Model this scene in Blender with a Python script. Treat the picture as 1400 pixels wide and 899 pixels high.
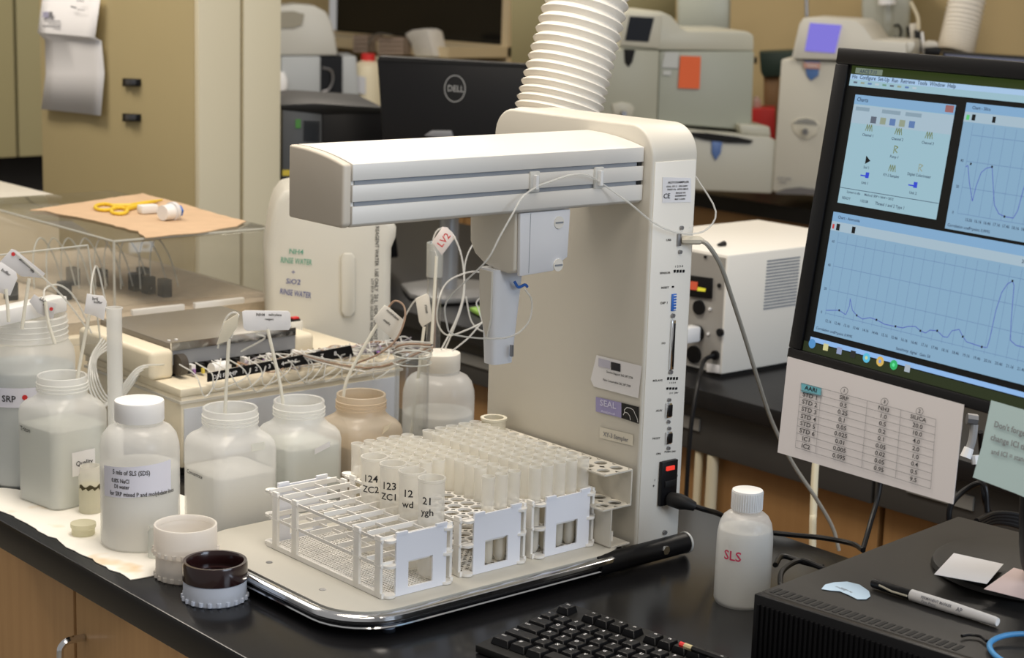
import bpy, bmesh, math, random
import numpy as np
from mathutils import Vector, Matrix
random.seed(7)
for o in list(bpy.data.objects): bpy.data.objects.remove(o)
sc = bpy.context.scene
COL = sc.collection
ZO = 0.92                      # bench top above the floor; scene is modelled bench-relative, raised at the end
# ---------------------------------------------------------------- camera
FPX = 2474.0
yaw, pitch, roll = [math.radians(a) for a in (48.9, 11.44, -1.8)]
F_ = np.array([math.cos(pitch)*math.cos(yaw), math.cos(pitch)*math.sin(yaw), -math.sin(pitch)])
r_ = np.array([math.sin(yaw), -math.cos(yaw), 0]); d_ = np.cross(F_, r_)
c_, s_ = math.cos(roll), math.sin(roll)
R_ = c_*r_+s_*d_; D_ = -s_*r_+c_*d_
CAM = np.array([-1.5762, -1.5553, 0.75])
cd = bpy.data.cameras.new('camera'); cam = bpy.data.objects.new('camera', cd); COL.objects.link(cam)
cd.sensor_width = 36; cd.lens = 36*FPX/1400; cd.clip_start = .05; cd.clip_end = 60
cam.matrix_world = Matrix(((R_[0], -D_[0], -F_[0], CAM[0]), (R_[1], -D_[1], -F_[1], CAM[1]), (R_[2], -D_[2], -F_[2], CAM[2]), (0, 0, 0, 1)))
cd.dof.use_dof = True; cd.dof.focus_distance = 2.15; cd.dof.aperture_fstop = 9
sc.camera = cam
# ---------------------------------------------------------------- world, lights, exposure
w = bpy.data.worlds.new('world'); sc.world = w; w.use_nodes = True
bg = w.node_tree.nodes['Background']; bg.inputs[0].default_value = (.98, .95, .92, 1); bg.inputs[1].default_value = .30
def area(name, loc, target, sx, sy, power, col):
    l = bpy.data.lights.new(name, 'AREA'); l.shape = 'RECTANGLE'; l.size = sx; l.size_y = sy; l.energy = power; l.color = col
    o = bpy.data.objects.new(name, l); COL.objects.link(o); o.location = loc
    o.rotation_euler = (Vector(target)-Vector(loc)).to_track_quat('-Z', 'Y').to_euler(); return o
for i, (x, y) in enumerate(((-.3, .3), (-.3, 2.6), (2.0, .6), (2.0, 3.4), (-.9, -1.6))):
    area('ceiling_lamp', (x, y, 1.95), (x, y, 0), .6, 1.2, (29, 26, 18, 30, 16)[i], (1, .90, .77))
area('window_daylight', (.4, -3.6, 1.3), (-.1, .3, .1), 2.2, 1.5, 58, (.72, .84, 1))
sc.view_settings.view_transform = 'Standard'; sc.view_settings.look = 'None'; sc.view_settings.gamma = 1
sc.view_settings.use_curve_mapping = False; sc.view_settings.exposure = 0.1
sc.cycles.transparent_max_bounces = 32
sc.cycles.caustics_refractive = False; sc.cycles.caustics_reflective = False
# ---------------------------------------------------------------- pixel -> place helpers
def ray(px, py): return F_+(px-700)/FPX*R_+(py-449.5)/FPX*D_
def at(px, py, z=None, x=None, y=None):
    v = ray(px, py)
    if z is not None: k = (z-CAM[2])/v[2]
    elif x is not None: k = (x-CAM[0])/v[0]
    else: k = (y-CAM[1])/v[1]
    return CAM+k*v
def pt(px, py, d): return CAM+ray(px, py)*d
def depth(p): return float((np.array(p)-CAM)@F_)
def nrm(v): v = np.array(v, float); return v/np.linalg.norm(v)
class Pl:
    """a real plane through O; P() finds the place on it seen at a pixel, h metres proud of it"""
    def __init__(s, O, n):
        s.O = np.array(O, float); s.n = nrm(n)
        if s.n@F_ > 0: s.n = -s.n
    def P(s, px, py, h=0):
        v = ray(px, py); k = ((s.O-CAM)@s.n)/(v@s.n); return CAM+k*v+s.n*h
    def dirs(s, px, py, a=0):
        t = math.radians(a); u = nrm(s.P(px+math.cos(t), py+math.sin(t))-s.P(px, py)); return u, nrm(np.cross(s.n, u))
def face(px, py, d, turn=0, lean=0):
    """upright plane at depth d turned `turn` degrees from facing the camera"""
    f = nrm([F_[0], F_[1], 0]); a = math.atan2(ray(px, py)[1], ray(px, py)[0])+math.radians(turn)
    n = -np.array([math.cos(a)*math.cos(math.radians(lean)), math.sin(a)*math.cos(math.radians(lean)), -math.sin(math.radians(lean))])
    return Pl(pt(px, py, d), n)
# ---------------------------------------------------------------- materials
MATS = {}
def mat(name, col, rough=.5, metal=0, noise=0, nscale=40, emit=0, bump=0, spec=.5, coat=0):
    if name in MATS: return MATS[name]
    m = bpy.data.materials.new(name); m.use_nodes = True; nt = m.node_tree; b = nt.nodes['Principled BSDF']
    b.inputs['Base Color'].default_value = (*col, 1); b.inputs['Roughness'].default_value = rough; b.inputs['Metallic'].default_value = metal
    b.inputs['Specular IOR Level'].default_value = spec; b.inputs['Coat Weight'].default_value = coat
    if noise or bump:
        tc = nt.nodes.new('ShaderNodeTexCoord'); nz = nt.nodes.new('ShaderNodeTexNoise'); nz.inputs['Scale'].default_value = nscale; nz.inputs['Detail'].default_value = 4
        nt.links.new(tc.outputs['Object'], nz.inputs['Vector'])
        if noise:
            mx = nt.nodes.new('ShaderNodeMix'); mx.data_type = 'RGBA'; mx.inputs[6].default_value = (*[c*(1-noise) for c in col], 1); mx.inputs[7].default_value = (*[min(1, c*(1+noise)) for c in col], 1)
            nt.links.new(nz.outputs[0], mx.inputs[0]); nt.links.new(mx.outputs[2], b.inputs['Base Color'])
        if bump:
            bp = nt.nodes.new('ShaderNodeBump'); bp.inputs['Strength'].default_value = bump; bp.inputs['Distance'].default_value = .001
            nt.links.new(nz.outputs[0], bp.inputs['Height']); nt.links.new(bp.outputs[0], b.inputs['Normal'])
    if emit:
        b.inputs['Emission Color'].default_value = (*col, 1); b.inputs['Emission Strength'].default_value = emit
        b.inputs['Base Color'].default_value = (.01, .01, .01, 1); b.inputs['Roughness'].default_value = .5; b.inputs['Specular IOR Level'].default_value = .12
    MATS[name] = m; return m
def milky(name, col, clear=.2, transl=.4, rough=.35, noise=0):
    m = bpy.data.materials.new(name); m.use_nodes = True; nt = m.node_tree; b = nt.nodes['Principled BSDF']; out = nt.nodes['Material Output']
    b.inputs['Base Color'].default_value = (*col, 1); b.inputs['Roughness'].default_value = rough
    t = nt.nodes.new('ShaderNodeBsdfTranslucent'); t.inputs[0].default_value = (*col, 1)
    if noise:
        tc = nt.nodes.new('ShaderNodeTexCoord'); nz = nt.nodes.new('ShaderNodeTexNoise'); nz.inputs['Scale'].default_value = 12
        nt.links.new(tc.outputs['Object'], nz.inputs['Vector']); mx = nt.nodes.new('ShaderNodeMix'); mx.data_type = 'RGBA'
        mx.inputs[6].default_value = (*[c*(1-noise) for c in col], 1); mx.inputs[7].default_value = (*col, 1)
        nt.links.new(nz.outputs[0], mx.inputs[0]); nt.links.new(mx.outputs[2], b.inputs['Base Color']); nt.links.new(mx.outputs[2], t.inputs[0])
    a = nt.nodes.new('ShaderNodeMixShader'); a.inputs[0].default_value = transl; nt.links.new(b.outputs[0], a.inputs[1]); nt.links.new(t.outputs[0], a.inputs[2])
    tr = nt.nodes.new('ShaderNodeBsdfTransparent'); tr.inputs[0].default_value = (*[min(1, c*1.05) for c in col], 1)
    c = nt.nodes.new('ShaderNodeMixShader'); c.inputs[0].default_value = clear; nt.links.new(a.outputs[0], c.inputs[1]); nt.links.new(tr.outputs[0], c.inputs[2])
    nt.links.new(c.outputs[0], out.inputs[0]); MATS[name] = m; return m
def clearm(name, tint=(.93, .95, .94), haze=.05, hazecol=(.7, .7, .66)):
    m = bpy.data.materials.new(name); m.use_nodes = True; nt = m.node_tree; out = nt.nodes['Material Output']; nt.nodes.remove(nt.nodes['Principled BSDF'])
    tr = nt.nodes.new('ShaderNodeBsdfTransparent'); tr.inputs[0].default_value = (*tint, 1)
    gl = nt.nodes.new('ShaderNodeBsdfGlossy'); gl.inputs['Roughness'].default_value = .06; df = nt.nodes.new('ShaderNodeBsdfDiffuse'); df.inputs[0].default_value = (*hazecol, 1)
    lw = nt.nodes.new('ShaderNodeLayerWeight'); pw = nt.nodes.new('ShaderNodeMath'); pw.operation = 'POWER'; pw.inputs[1].default_value = 4; nt.links.new(lw.outputs['Facing'], pw.inputs[0])
    fr = nt.nodes.new('ShaderNodeMath'); fr.operation = 'MULTIPLY_ADD'; fr.inputs[1].default_value = .85; fr.inputs[2].default_value = .035; nt.links.new(pw.outputs[0], fr.inputs[0])
    a = nt.nodes.new('ShaderNodeMixShader'); a.inputs[0].default_value = haze; nt.links.new(tr.outputs[0], a.inputs[1]); nt.links.new(df.outputs[0], a.inputs[2])
    b = nt.nodes.new('ShaderNodeMixShader'); nt.links.new(fr.outputs[0], b.inputs[0]); nt.links.new(a.outputs[0], b.inputs[1]); nt.links.new(gl.outputs[0], b.inputs[2])
    nt.links.new(b.outputs[0], out.inputs[0]); MATS[name] = m; return m
def wood(name, c1, c2):
    m = mat(name, c1, .45); nt = m.node_tree; b = nt.nodes['Principled BSDF']
    tc = nt.nodes.new('ShaderNodeTexCoord'); mp = nt.nodes.new('ShaderNodeMapping'); mp.inputs['Scale'].default_value = (14, 14, .8)
    nz = nt.nodes.new('ShaderNodeTexNoise'); nz.inputs['Scale'].default_value = 4; nz.inputs['Detail'].default_value = 8; nz.inputs['Roughness'].default_value = .6
    mx = nt.nodes.new('ShaderNodeMix'); mx.data_type = 'RGBA'; mx.inputs[6].default_value = (*c1, 1); mx.inputs[7].default_value = (*c2, 1)
    nt.links.new(tc.outputs['Object'], mp.inputs[0]); nt.links.new(mp.outputs[0], nz.inputs['Vector']); nt.links.new(nz.outputs[0], mx.inputs[0]); nt.links.new(mx.outputs[2], b.inputs['Base Color']); return m
M_bench = mat('black_epoxy', (.009, .009, .010), .2, noise=.3, nscale=9, spec=.32)
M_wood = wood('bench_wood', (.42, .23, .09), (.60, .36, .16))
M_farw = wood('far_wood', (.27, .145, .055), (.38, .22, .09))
M_wall = mat('tan_wall', (.50, .385, .20), .85, noise=.05, nscale=3)
M_floor = mat('vinyl_floor', (.30, .27, .22), .4, noise=.15, nscale=20)
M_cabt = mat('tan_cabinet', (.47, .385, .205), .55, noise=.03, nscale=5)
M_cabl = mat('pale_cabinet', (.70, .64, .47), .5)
M_cabg = mat('olive_cabinet', (.40, .36, .20), .55)
M_cream = mat('cream_enamel', (.67, .635, .555), .42, bump=.05, nscale=500)
M_creaml = mat('light_cream_enamel', (.84, .81, .74), .38, bump=.05, nscale=500)
M_capb = mat('end_cap_taupe', (.62, .56, .47), .5)
M_anab = mat('analyzer_cream', (.78, .70, .54), .45)
M_white = mat('white_plastic', (.86, .86, .86), .35)
M_rack = mat('rack_plastic', (.86, .84, .80), .4)
M_black = mat('black_plastic', (.006, .006, .007), .38, spec=.28)
M_blackm = mat('matte_black', (.010, .010, .010), .55, spec=.3)
M_dark = mat('dark_void', (.004, .004, .004), .8)
M_pc = mat('pc_black', (.020, .019, .018), .48, spec=.35, bump=.15, nscale=900)
M_grey = mat('grey_metal', (.30, .30, .31), .35, .7)
M_chrome = mat('chrome', (.75, .76, .78), .12, 1)
M_slot = mat('slot_grey', (.26, .28, .31), .5)
M_paper = mat('paper', (.82, .81, .82), .8)
M_lav = mat('label_paper', (.78, .78, .88), .8)
M_ink = mat('ink', (.02, .02, .025), .8)
M_inkg = mat('grey_ink', (.22, .22, .24), .8)
M_blue = mat('blue_plastic', (.03, .15, .55), .4)
M_red = mat('red_plastic', (.65, .03, .03), .45)
M_duct = mat('duct_white', (.84, .79, .70), .5)
M_hd = milky('milky_bottle', (.95, .95, .94), .48, .38, .2)
M_hdb = milky('milky_bottle_warm', (.86, .78, .66), .45, .35, .25)
M_hdl = milky('milky_thread', (.92, .92, .90), .35, .35)
M_tube = milky('tube_plastic', (.95, .94, .91), .52, .35, .25)
M_liq = milky('sample_liquid', (.95, .91, .81), .2, .5, .3)
M_liqg = milky('reagent_grey', (.77, .80, .76), .10, .3, .3)
M_liqw = milky('reagent_white', (.90, .90, .88), .10, .4, .3)
M_liqb = milky('reagent_brown', (.56, .47, .36), .10, .3, .3, .3)
M_line = milky('clear_tubing', (.86, .86, .84), .5, .2, .15)
M_lineb = milky('brown_tubing', (.55, .40, .30), .25, .2, .2)
M_jug = milky('jug_plastic', (.82, .80, .73), .10, .3, .4)
M_acr = clearm('acrylic', (.975, .975, .965), .045)
M_glass = clearm('glass', (.97, .975, .975), .035)
M_kraft = mat('kraft_paper', (.62, .43, .27), .9, noise=.12, nscale=30, bump=.4)
M_towel = mat('paper_towel', (.88, .85, .78), .95, noise=.08, nscale=12, bump=.6)
nt = M_towel.node_tree; bs = nt.nodes['Principled BSDF']; old = bs.inputs['Base Color'].links[0].from_socket
nz = nt.nodes.new('ShaderNodeTexNoise'); nz.inputs['Scale'].default_value = 16; tc = nt.nodes.new('ShaderNodeTexCoord'); nt.links.new(tc.outputs['Object'], nz.inputs['Vector'])
cr = nt.nodes.new('ShaderNodeValToRGB'); cr.color_ramp.elements[0].position = .60; cr.color_ramp.elements[1].position = .74; cr.color_ramp.elements[1].color = (.8, .8, .8, 1)
mx = nt.nodes.new('ShaderNodeMix'); mx.data_type = 'RGBA'; mx.inputs[7].default_value = (.72, .50, .24, 1)
nt.links.new(nz.outputs[0], cr.inputs[0]); nt.links.new(cr.outputs[0], mx.inputs[0]); nt.links.new(old, mx.inputs[6]); nt.links.new(mx.outputs[2], bs.inputs['Base Color'])
# ---------------------------------------------------------------- objects
WM = {}
def tag(o, label=None, cat=None, group=None, kind=None):
    for k, v in (('label', label), ('category', cat), ('group', group), ('kind', kind)):
        if v: o[k] = v
    return o
def thing(name, label, cat, loc=(0, 0, 0), rz=0, group=None):
    o = bpy.data.objects.new(name, None); o.empty_display_size = .03; COL.objects.link(o)
    o.location = [float(c) for c in loc]; o.rotation_euler = (0, 0, rz)
    WM[o] = Matrix.Translation(Vector([float(c) for c in loc])) @ Matrix.Rotation(rz, 4, 'Z'); return tag(o, label, cat, group)
class MB:
    def __init__(s): s.v = []; s.f = []
    def add(s, vs, fs): n = len(s.v); s.v += [tuple(float(c) for c in p) for p in vs]; s.f += [tuple(i+n for i in f) for f in fs]; return s
    def box(s, x0, y0, z0, x1, y1, z1):
        return s.add([(x0, y0, z0), (x1, y0, z0), (x1, y1, z0), (x0, y1, z0), (x0, y0, z1), (x1, y0, z1), (x1, y1, z1), (x0, y1, z1)],
                     [(0, 3, 2, 1), (4, 5, 6, 7), (0, 1, 5, 4), (1, 2, 6, 5), (2, 3, 7, 6), (3, 0, 4, 7)])
    def obox(s, O, u, v, n, a, b, c):
        """box from corner O along unit axes u,v,n with sizes a,b,c"""
        O, u, v, n = [np.array(q, float) for q in (O, u, v, n)]
        return s.add([O+u*(a*i)+v*(b*j)+n*(c*k) for k in (0, 1) for j, i in ((0, 0), (0, 1), (1, 1), (1, 0))],
                     [(0, 3, 2, 1), (4, 5, 6, 7), (0, 1, 5, 4), (1, 2, 6, 5), (2, 3, 7, 6), (3, 0, 4, 7)])
    def prism(s, pts, vec):
        """closed polygon of 3D points extruded by vec"""
        n = len(pts); P = [np.array(p, float) for p in pts]; vec = np.array(vec, float)
        return s.add(P+[p+vec for p in P], [tuple(range(n)), tuple(range(2*n-1, n-1, -1))]+[(i, i+n, (i+1) % n+n, (i+1) % n) for i in range(n)])
    def quad(s, a, b, c, d): return s.add([a, b, c, d], [(0, 1, 2, 3)])
    def loft(s, prof, cx=0, cy=0, seg=32, cap0=True, cap1=False):
        """prof rows (half width, corner radius fraction, z): rounded squares / circles stacked"""
        vs = []
        for a, rc, z in prof:
            for k in range(seg):
                t = 2*math.pi*(k+.5)/seg; r = a*rc; c, q = math.cos(t), math.sin(t); e = a-r
                vs.append((cx+r*c+math.copysign(e, c), cy+r*q+math.copysign(e, q), z))
        fs = []
        for i in range(len(prof)-1):
            for k in range(seg):
                k2 = (k+1) % seg; fs.append((i*seg+k, i*seg+k2, (i+1)*seg+k2, (i+1)*seg+k))
        if cap0: fs.append(tuple(range(seg-1, -1, -1)))
        if cap1: fs.append(tuple((len(prof)-1)*seg+k for k in range(seg)))
        return s.add(vs, fs)
    def lathe(s, prof, cx=0, cy=0, seg=32, cap0=True, cap1=False): return s.loft([(r, 1, z) for r, z in prof], cx, cy, seg, cap0, cap1)
    def tube(s, pts, r, seg=8, smooth=0, caps=True):
        P = [np.array(p, float) for p in pts]
        if smooth:
            Q = [P[0]]; E_ = [2*P[0]-P[1]]+P+[2*P[-1]-P[-2]]
            for i in range(1, len(E_)-2):
                p0, p1, p2, p3 = E_[i-1:i+3]
                for k in range(1, smooth+1):
                    t = k/smooth; Q.append(.5*((2*p1)+(-p0+p2)*t+(2*p0-5*p1+4*p2-p3)*t*t+(-p0+3*p1-3*p2+p3)*t**3))
            P = Q
        R = list(np.interp(np.linspace(0, 1, len(P)), np.linspace(0, 1, len(r)), r)) if isinstance(r, (list, tuple)) else [r]*len(P)
        up = np.array([.13, .21, .97]); vs = []
        T0 = nrm(P[1]-P[0]); N = nrm(np.cross(T0, up))
        for i, p in enumerate(P):
            T = nrm((P[min(i+1, len(P)-1)]-P[max(i-1, 0)])); N = N-(N@T)*T; N = nrm(N); B = np.cross(T, N)
            for k in range(seg):
                a = 2*math.pi*k/seg; vs.append(p+R[i]*(math.cos(a)*N+math.sin(a)*B))
        fs = [(i*seg+k, i*seg+(k+1) % seg, (i+1)*seg+(k+1) % seg, (i+1)*seg+k) for i in range(len(P)-1) for k in range(seg)]
        if caps: fs += [tuple(range(seg-1, -1, -1)), tuple((len(P)-1)*seg+k for k in range(seg))]
        return s.add(vs, fs)
    def holes(s, x0, y0, nx, ny, cx, cy, r, z0, z1, seg=16, m=0, sq=False):
        """plate nx by ny cells, each with a round (or square) hole; margin m around"""
        def side(k):
            t = 2*math.pi*(k+.5)/seg; c, q = math.cos(t), math.sin(t)
            h = max(abs(c), abs(q)); return (c, q), (c/h, q/h)
        for i in range(nx):
            for j in range(ny):
                ox, oy = x0+(i+.5)*cx, y0+(j+.5)*cy; vs = []
                for z in (z0, z1):
                    for k in range(seg):
                        (c, q), (a, b) = side(k)
                        if sq: c, q = a, b
                        vs.append((ox+r*c, oy+r*q, z)); vs.append((ox+a*cx/2, oy+b*cy/2, z))
                n = 2*seg; fs = []
                for k in range(seg):
                    k2 = (k+1) % seg
                    fs += [(n+2*k, n+2*k+1, n+2*k2+1, n+2*k2), (2*k+1, 2*k, 2*k2, 2*k2+1), (2*k, n+2*k, n+2*k2, 2*k2)]
                s.add(vs, fs)
        X1, Y1 = x0+nx*cx, y0+ny*cy
        if m > 0:
            s.box(x0-m, y0-m, z0, x0, Y1+m, z1); s.box(X1, y0-m, z0, X1+m, Y1+m, z1); s.box(x0, y0-m, z0, X1, y0, z1); s.box(x0, Y1, z0, X1, Y1+m, z1)
        return s
    def build(s, name, m, parent=None, local=False, smooth=True, bevel=0, bseg=2, recalc=True):
        me = bpy.data.meshes.new(name)
        vs = s.v
        if parent is not None and not local:
            W = WM[parent].inverted(); vs = [tuple(W @ Vector(v)) for v in s.v]
        me.from_pydata(vs, [], s.f); me.materials.append(m)
        b = bmesh.new(); b.from_mesh(me)
        if recalc: bmesh.ops.recalc_face_normals(b, faces=b.faces)
        if bevel: bmesh.ops.bevel(b, geom=[e for e in b.edges if len(e.link_faces) == 2 and e.calc_face_angle(0) > .6], offset=bevel, segments=bseg, profile=.5, affect='EDGES', clamp_overlap=True)
        if smooth:
            for f in b.faces: f.smooth = True
            for e in b.edges:
                if len(e.link_faces) == 2 and e.calc_face_angle(0) > .6: e.smooth = False
        b.to_mesh(me); b.free(); me.update()
        o = bpy.data.objects.new(name, me); COL.objects.link(o)
        if parent is not None: o.parent = parent; WM[o] = WM[parent]
        else: WM[o] = Matrix.Identity(4)
        return o
def copy_tree(o, parent=None):
    c = o.copy(); COL.objects.link(c)
    if parent is not None: c.parent = parent
    for ch in list(o.children): copy_tree(ch, c)
    return c
_fc = {}
def glyphs(txt):
    if txt in _fc: return _fc[txt]
    cu = bpy.data.curves.new('t', 'FONT'); cu.body = txt; cu.size = 1; cu.offset = .014; cu.resolution_u = 2; cu.align_x = 'CENTER'; cu.align_y = 'CENTER'
    ob = bpy.data.objects.new('t', cu); COL.objects.link(ob); bpy.context.view_layer.update()
    me = ob.evaluated_get(bpy.context.evaluated_depsgraph_get()).to_mesh()
    r = ([v.co.copy() for v in me.vertices], [tuple(p.vertices) for p in me.polygons]); _fc[txt] = r
    bpy.data.objects.remove(ob); return r
def text(mb, txt, O, u, v, size, sx=1.0):
    V, Fc = glyphs(txt); O, u, v = np.array(O), np.array(u), np.array(v)
    mb.add([O+u*(c.x*size*sx)+v*(c.y*size) for c in V], Fc)
class Art:
    """flat print drawn on plane pl; pixel coordinates of the photo are looked up on the plane"""
    def __init__(s, pl): s.pl = pl
    def rect(s, mb, x0, y0, x1, y1, h=.0005): mb.quad(*[s.pl.P(x, y, h) for x, y in ((x0, y0), (x1, y0), (x1, y1), (x0, y1))])
    def poly(s, mb, pts, h=.0005): mb.add([s.pl.P(x, y, h) for x, y in pts], [tuple(range(len(pts)))])
    def line(s, mb, pts, wpx, h=.0008):
        P = [s.pl.P(x, y, h) for x, y in pts]; wd = wpx*depth(P[0])/FPX/2
        for a, b in zip(P, P[1:]):
            t = nrm(b-a); q = np.cross(s.pl.n, t)*wd; mb.quad(a-q, b-q, b+q, a+q)
    def text(s, mb, txt, x, y, px, ang=0, h=.0009, sx=1.0):
        u, v = s.pl.dirs(x, y, ang); O = s.pl.P(x, y, h); g = depth(O)/FPX
        t = math.radians(ang); k = float(np.linalg.norm(s.pl.P(x+math.cos(t), y+math.sin(t))-s.pl.P(x, y)))/g
        text(mb, txt, O, u, v, px*g, sx*k)
def slab(pl, pts, th, back=True):
    """closed outline on plane pl given real thickness th away from the viewer"""
    return MB().prism([pl.P(x, y) for x, y in pts], -pl.n*th)
def struct(name, mb, m, **k): return tag(mb.build(name, m, **k), kind='structure')
# ================================================================ SETTING
struct('floor', MB().box(-4, -4, -ZO-.05, 3.8, 6.1, -ZO), M_floor)
WX = 3.75
wl = Pl((WX, 0, 0), (-1, 0, 0))
wA = wl.P(690, 62); wz = float(wA[2]); wy = float(wA[1])            # lower right inner corner of the window
mb = MB(); mb.box(WX, -4, -ZO, WX+.08, wy, 1.95); mb.box(WX, wy, -ZO, WX+.08, 6.1, wz)
struct('wall_right', mb, M_wall)
struct('wall_back', MB().box(-4, 6.02, -ZO, WX, 6.1, 1.95), M_wall)
wf = MB(); wf.box(WX-.02, wy-.045, wz-.075, WX+.04, wy, 1.95); wf.box(WX-.02, wy, wz-.11, WX+.04, 6.0, wz); wf.box(WX-.36, wy-.045, wz-.05, WX+.0, 6.0, wz-.006)
fr = struct('window_1', MB().box(WX+.03, wy, wz, WX+.045, 6.0, 1.95), mat('dark_glass', (.006, .007, .008), .12))
wfo = wf.build('window_frame', mat('window_frame_tan', (.66, .55, .36), .5), fr)
# working bench in front
tag(MB().box(-.565, -2.2, -.04, .255, 2.75, 0).build('worktop', M_bench, bevel=.003), 'black glossy resin worktop carrying the sampler and bottles', 'worktop')
for k, y0 in enumerate((-2.18, -1.58, -.98, -.38, .22, .82, 1.42)):
    pass
def base_cab(x0, y0, y1, x1, label, grp, handle=False):
    t = thing('base_cabinet', label, 'cabinet', (x0, (y0+y1)/2, -ZO), 0, grp)
    MB().box(x0+.02, y0+.002, -ZO+.08, x1, y1-.002, -.041).build('body', M_wood, t)
    MB().box(x0+.05, y0+.002, -ZO, x1, y1-.002, -ZO+.08).build('plinth', M_blackm, t)
    MB().box(x0, y0+.003, -ZO+.10, x0+.02, y1-.003, -.05).build('door', M_wood, t, bevel=.002)
    return t
seam = float(at(101, 810, x=-.545)[1])
cabA = base_cab(-.545, seam, seam+.62, .2, 'wooden cabinet with steel pull under the left end of the black worktop', None)
cabB = base_cab(-.545, seam-.60, seam-.001, .2, 'wooden cabinet under the black worktop, right of the one with a pull', None)
dr = [o for o in cabA.children if o.name.startswith('door')][0]
hp = at(50, 885, x=-.575); hq = at(86, 878, x=-.575)
MB().tube([(-.546, hq[1], hq[2]), (-.565, hq[1], hq[2]+.001), (-.576, hq[1], hq[2]-.004), (-.579, hq[1], hq[2]-.018), (-.579, hq[1], hq[2]-.085), (-.574, hq[1], hq[2]-.098), (-.562, hq[1], hq[2]-.104), (-.546, hq[1], hq[2]-.104)], .0048, smooth=4).build('handle', M_chrome, dr)
# second bench behind
tag(MB().box(.79, -1.6, -.035, 1.75, 2.9, 0).build('worktop', mat('black_epoxy_far', (.012, .012, .013), .35, spec=.3), bevel=.003), 'black worktop behind carrying the white power box and the second computer', 'worktop')
t = thing('drawer_band', 'grey metal drawer row under the rear black worktop', 'drawers', (.8, .6, -.2))
ys = [-1.55, -.95, -.35, .25, .85, 1.45, 2.05, 2.85]; M_band = mat('drawer_grey', (.055, .054, .052), .5, spec=.3)
for a, b in zip(ys, ys[1:]):
    f = MB().box(.815, a+.003, -.125, .84, b-.003, -.037).build('drawer', M_band, t, bevel=.002)
    MB().box(.811, a+.40, -.085, .8149, a+.53, -.062).build('label_holder', mat('label_holder_grey', (.2, .2, .19), .5), f)
MB().box(.84, -1.55, -.125, 1.7, 2.85, -.037).build('carcass', M_band, t)
for i, (a, b) in enumerate(zip(ys, ys[1:])):
    base = thing('base_cabinet', ('wooden base cabinet under the grey drawer row of the rear bench'), 'cabinet', (.84, (a+b)/2, -ZO), 0, 'wooden cabinets under the rear bench')
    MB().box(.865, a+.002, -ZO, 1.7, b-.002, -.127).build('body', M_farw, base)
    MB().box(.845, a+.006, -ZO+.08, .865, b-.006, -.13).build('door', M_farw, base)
# white and grey pipes / leg seen between bench and column
for n, px, m, lab in (('pipe', 955, M_cabl, 'pale vertical pipe beside the sampler, nearest the power inlet'), ('pipe', 974, M_cabl, 'pale vertical pipe second from the sampler under the rear bench')):
    p = at(px, 640, x=.826)
    tag(MB().tube([(p[0], p[1], -.126), (p[0], p[1], -.55), (p[0], p[1], -ZO)], .008 if px < 960 else .011, 12).build(n, m), lab, 'pipe')
# third bench, far
tag(MB().box(2.94, -1.6, -.05, WX-.01, 5.9, 0).build('worktop', M_blackm), 'black worktop along the far wall under the tall instruments', 'worktop')
for a in np.arange(-1.6, 5.8, .62):
    base = thing('base_cabinet', 'wooden base cabinet under the far black worktop', 'cabinet', (2.98, a+.31, -ZO), 0, 'wooden cabinets along the far wall')
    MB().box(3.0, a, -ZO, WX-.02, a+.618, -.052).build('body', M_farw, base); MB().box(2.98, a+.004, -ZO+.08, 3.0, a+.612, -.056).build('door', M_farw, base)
# tall cabinets at left
cy = 1.97; cx = float(at(272, 200, y=cy)[0])
cl = float(at(57, 200, x=cx)[1]); cr = float(at(384, 150, y=cy)[0]); cs = float(at(331, 150, y=cy)[0])
t = thing('tall_cabinet', 'tall tan metal cabinet with paper and two black clips on its side', 'cabinet', (cx, cy, -ZO))
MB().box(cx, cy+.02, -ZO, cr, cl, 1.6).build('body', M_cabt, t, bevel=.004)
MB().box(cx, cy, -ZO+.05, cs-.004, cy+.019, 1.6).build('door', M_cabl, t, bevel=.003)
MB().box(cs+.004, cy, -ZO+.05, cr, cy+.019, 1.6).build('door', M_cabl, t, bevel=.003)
sp = Pl((cx, 0, 0), (-1, 0, 0))
for (x0, y0, x1, y1), lab in (((167, 107, 189, 118), 'black magnetic clip on the tan cabinet side, the upper of two'), ((167, 155, 189, 166), 'black magnetic clip on the tan cabinet side, the lower of two')):
    t = thing('magnetic_clip', lab, 'clip', sp.P((x0+x1)/2, y1))
    slab(Pl((cx-.008, 0, 0), (-1, 0, 0)), [(x0, y0), (x1, y0+1), (x1, y1), (x0, y1)], .0083).build('magnet', M_black, t, bevel=.001)
    slab(Pl((cx-.016, 0, 0), (-1, 0, 0)), [(x0+4, y0+2), (x1-6, y0+2), (x1-6, y1-2), (x0+4, y1-2)], .008).build('grip', mat('clip_grey', (.05, .055, .07), .35), t, bevel=.001)
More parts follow.
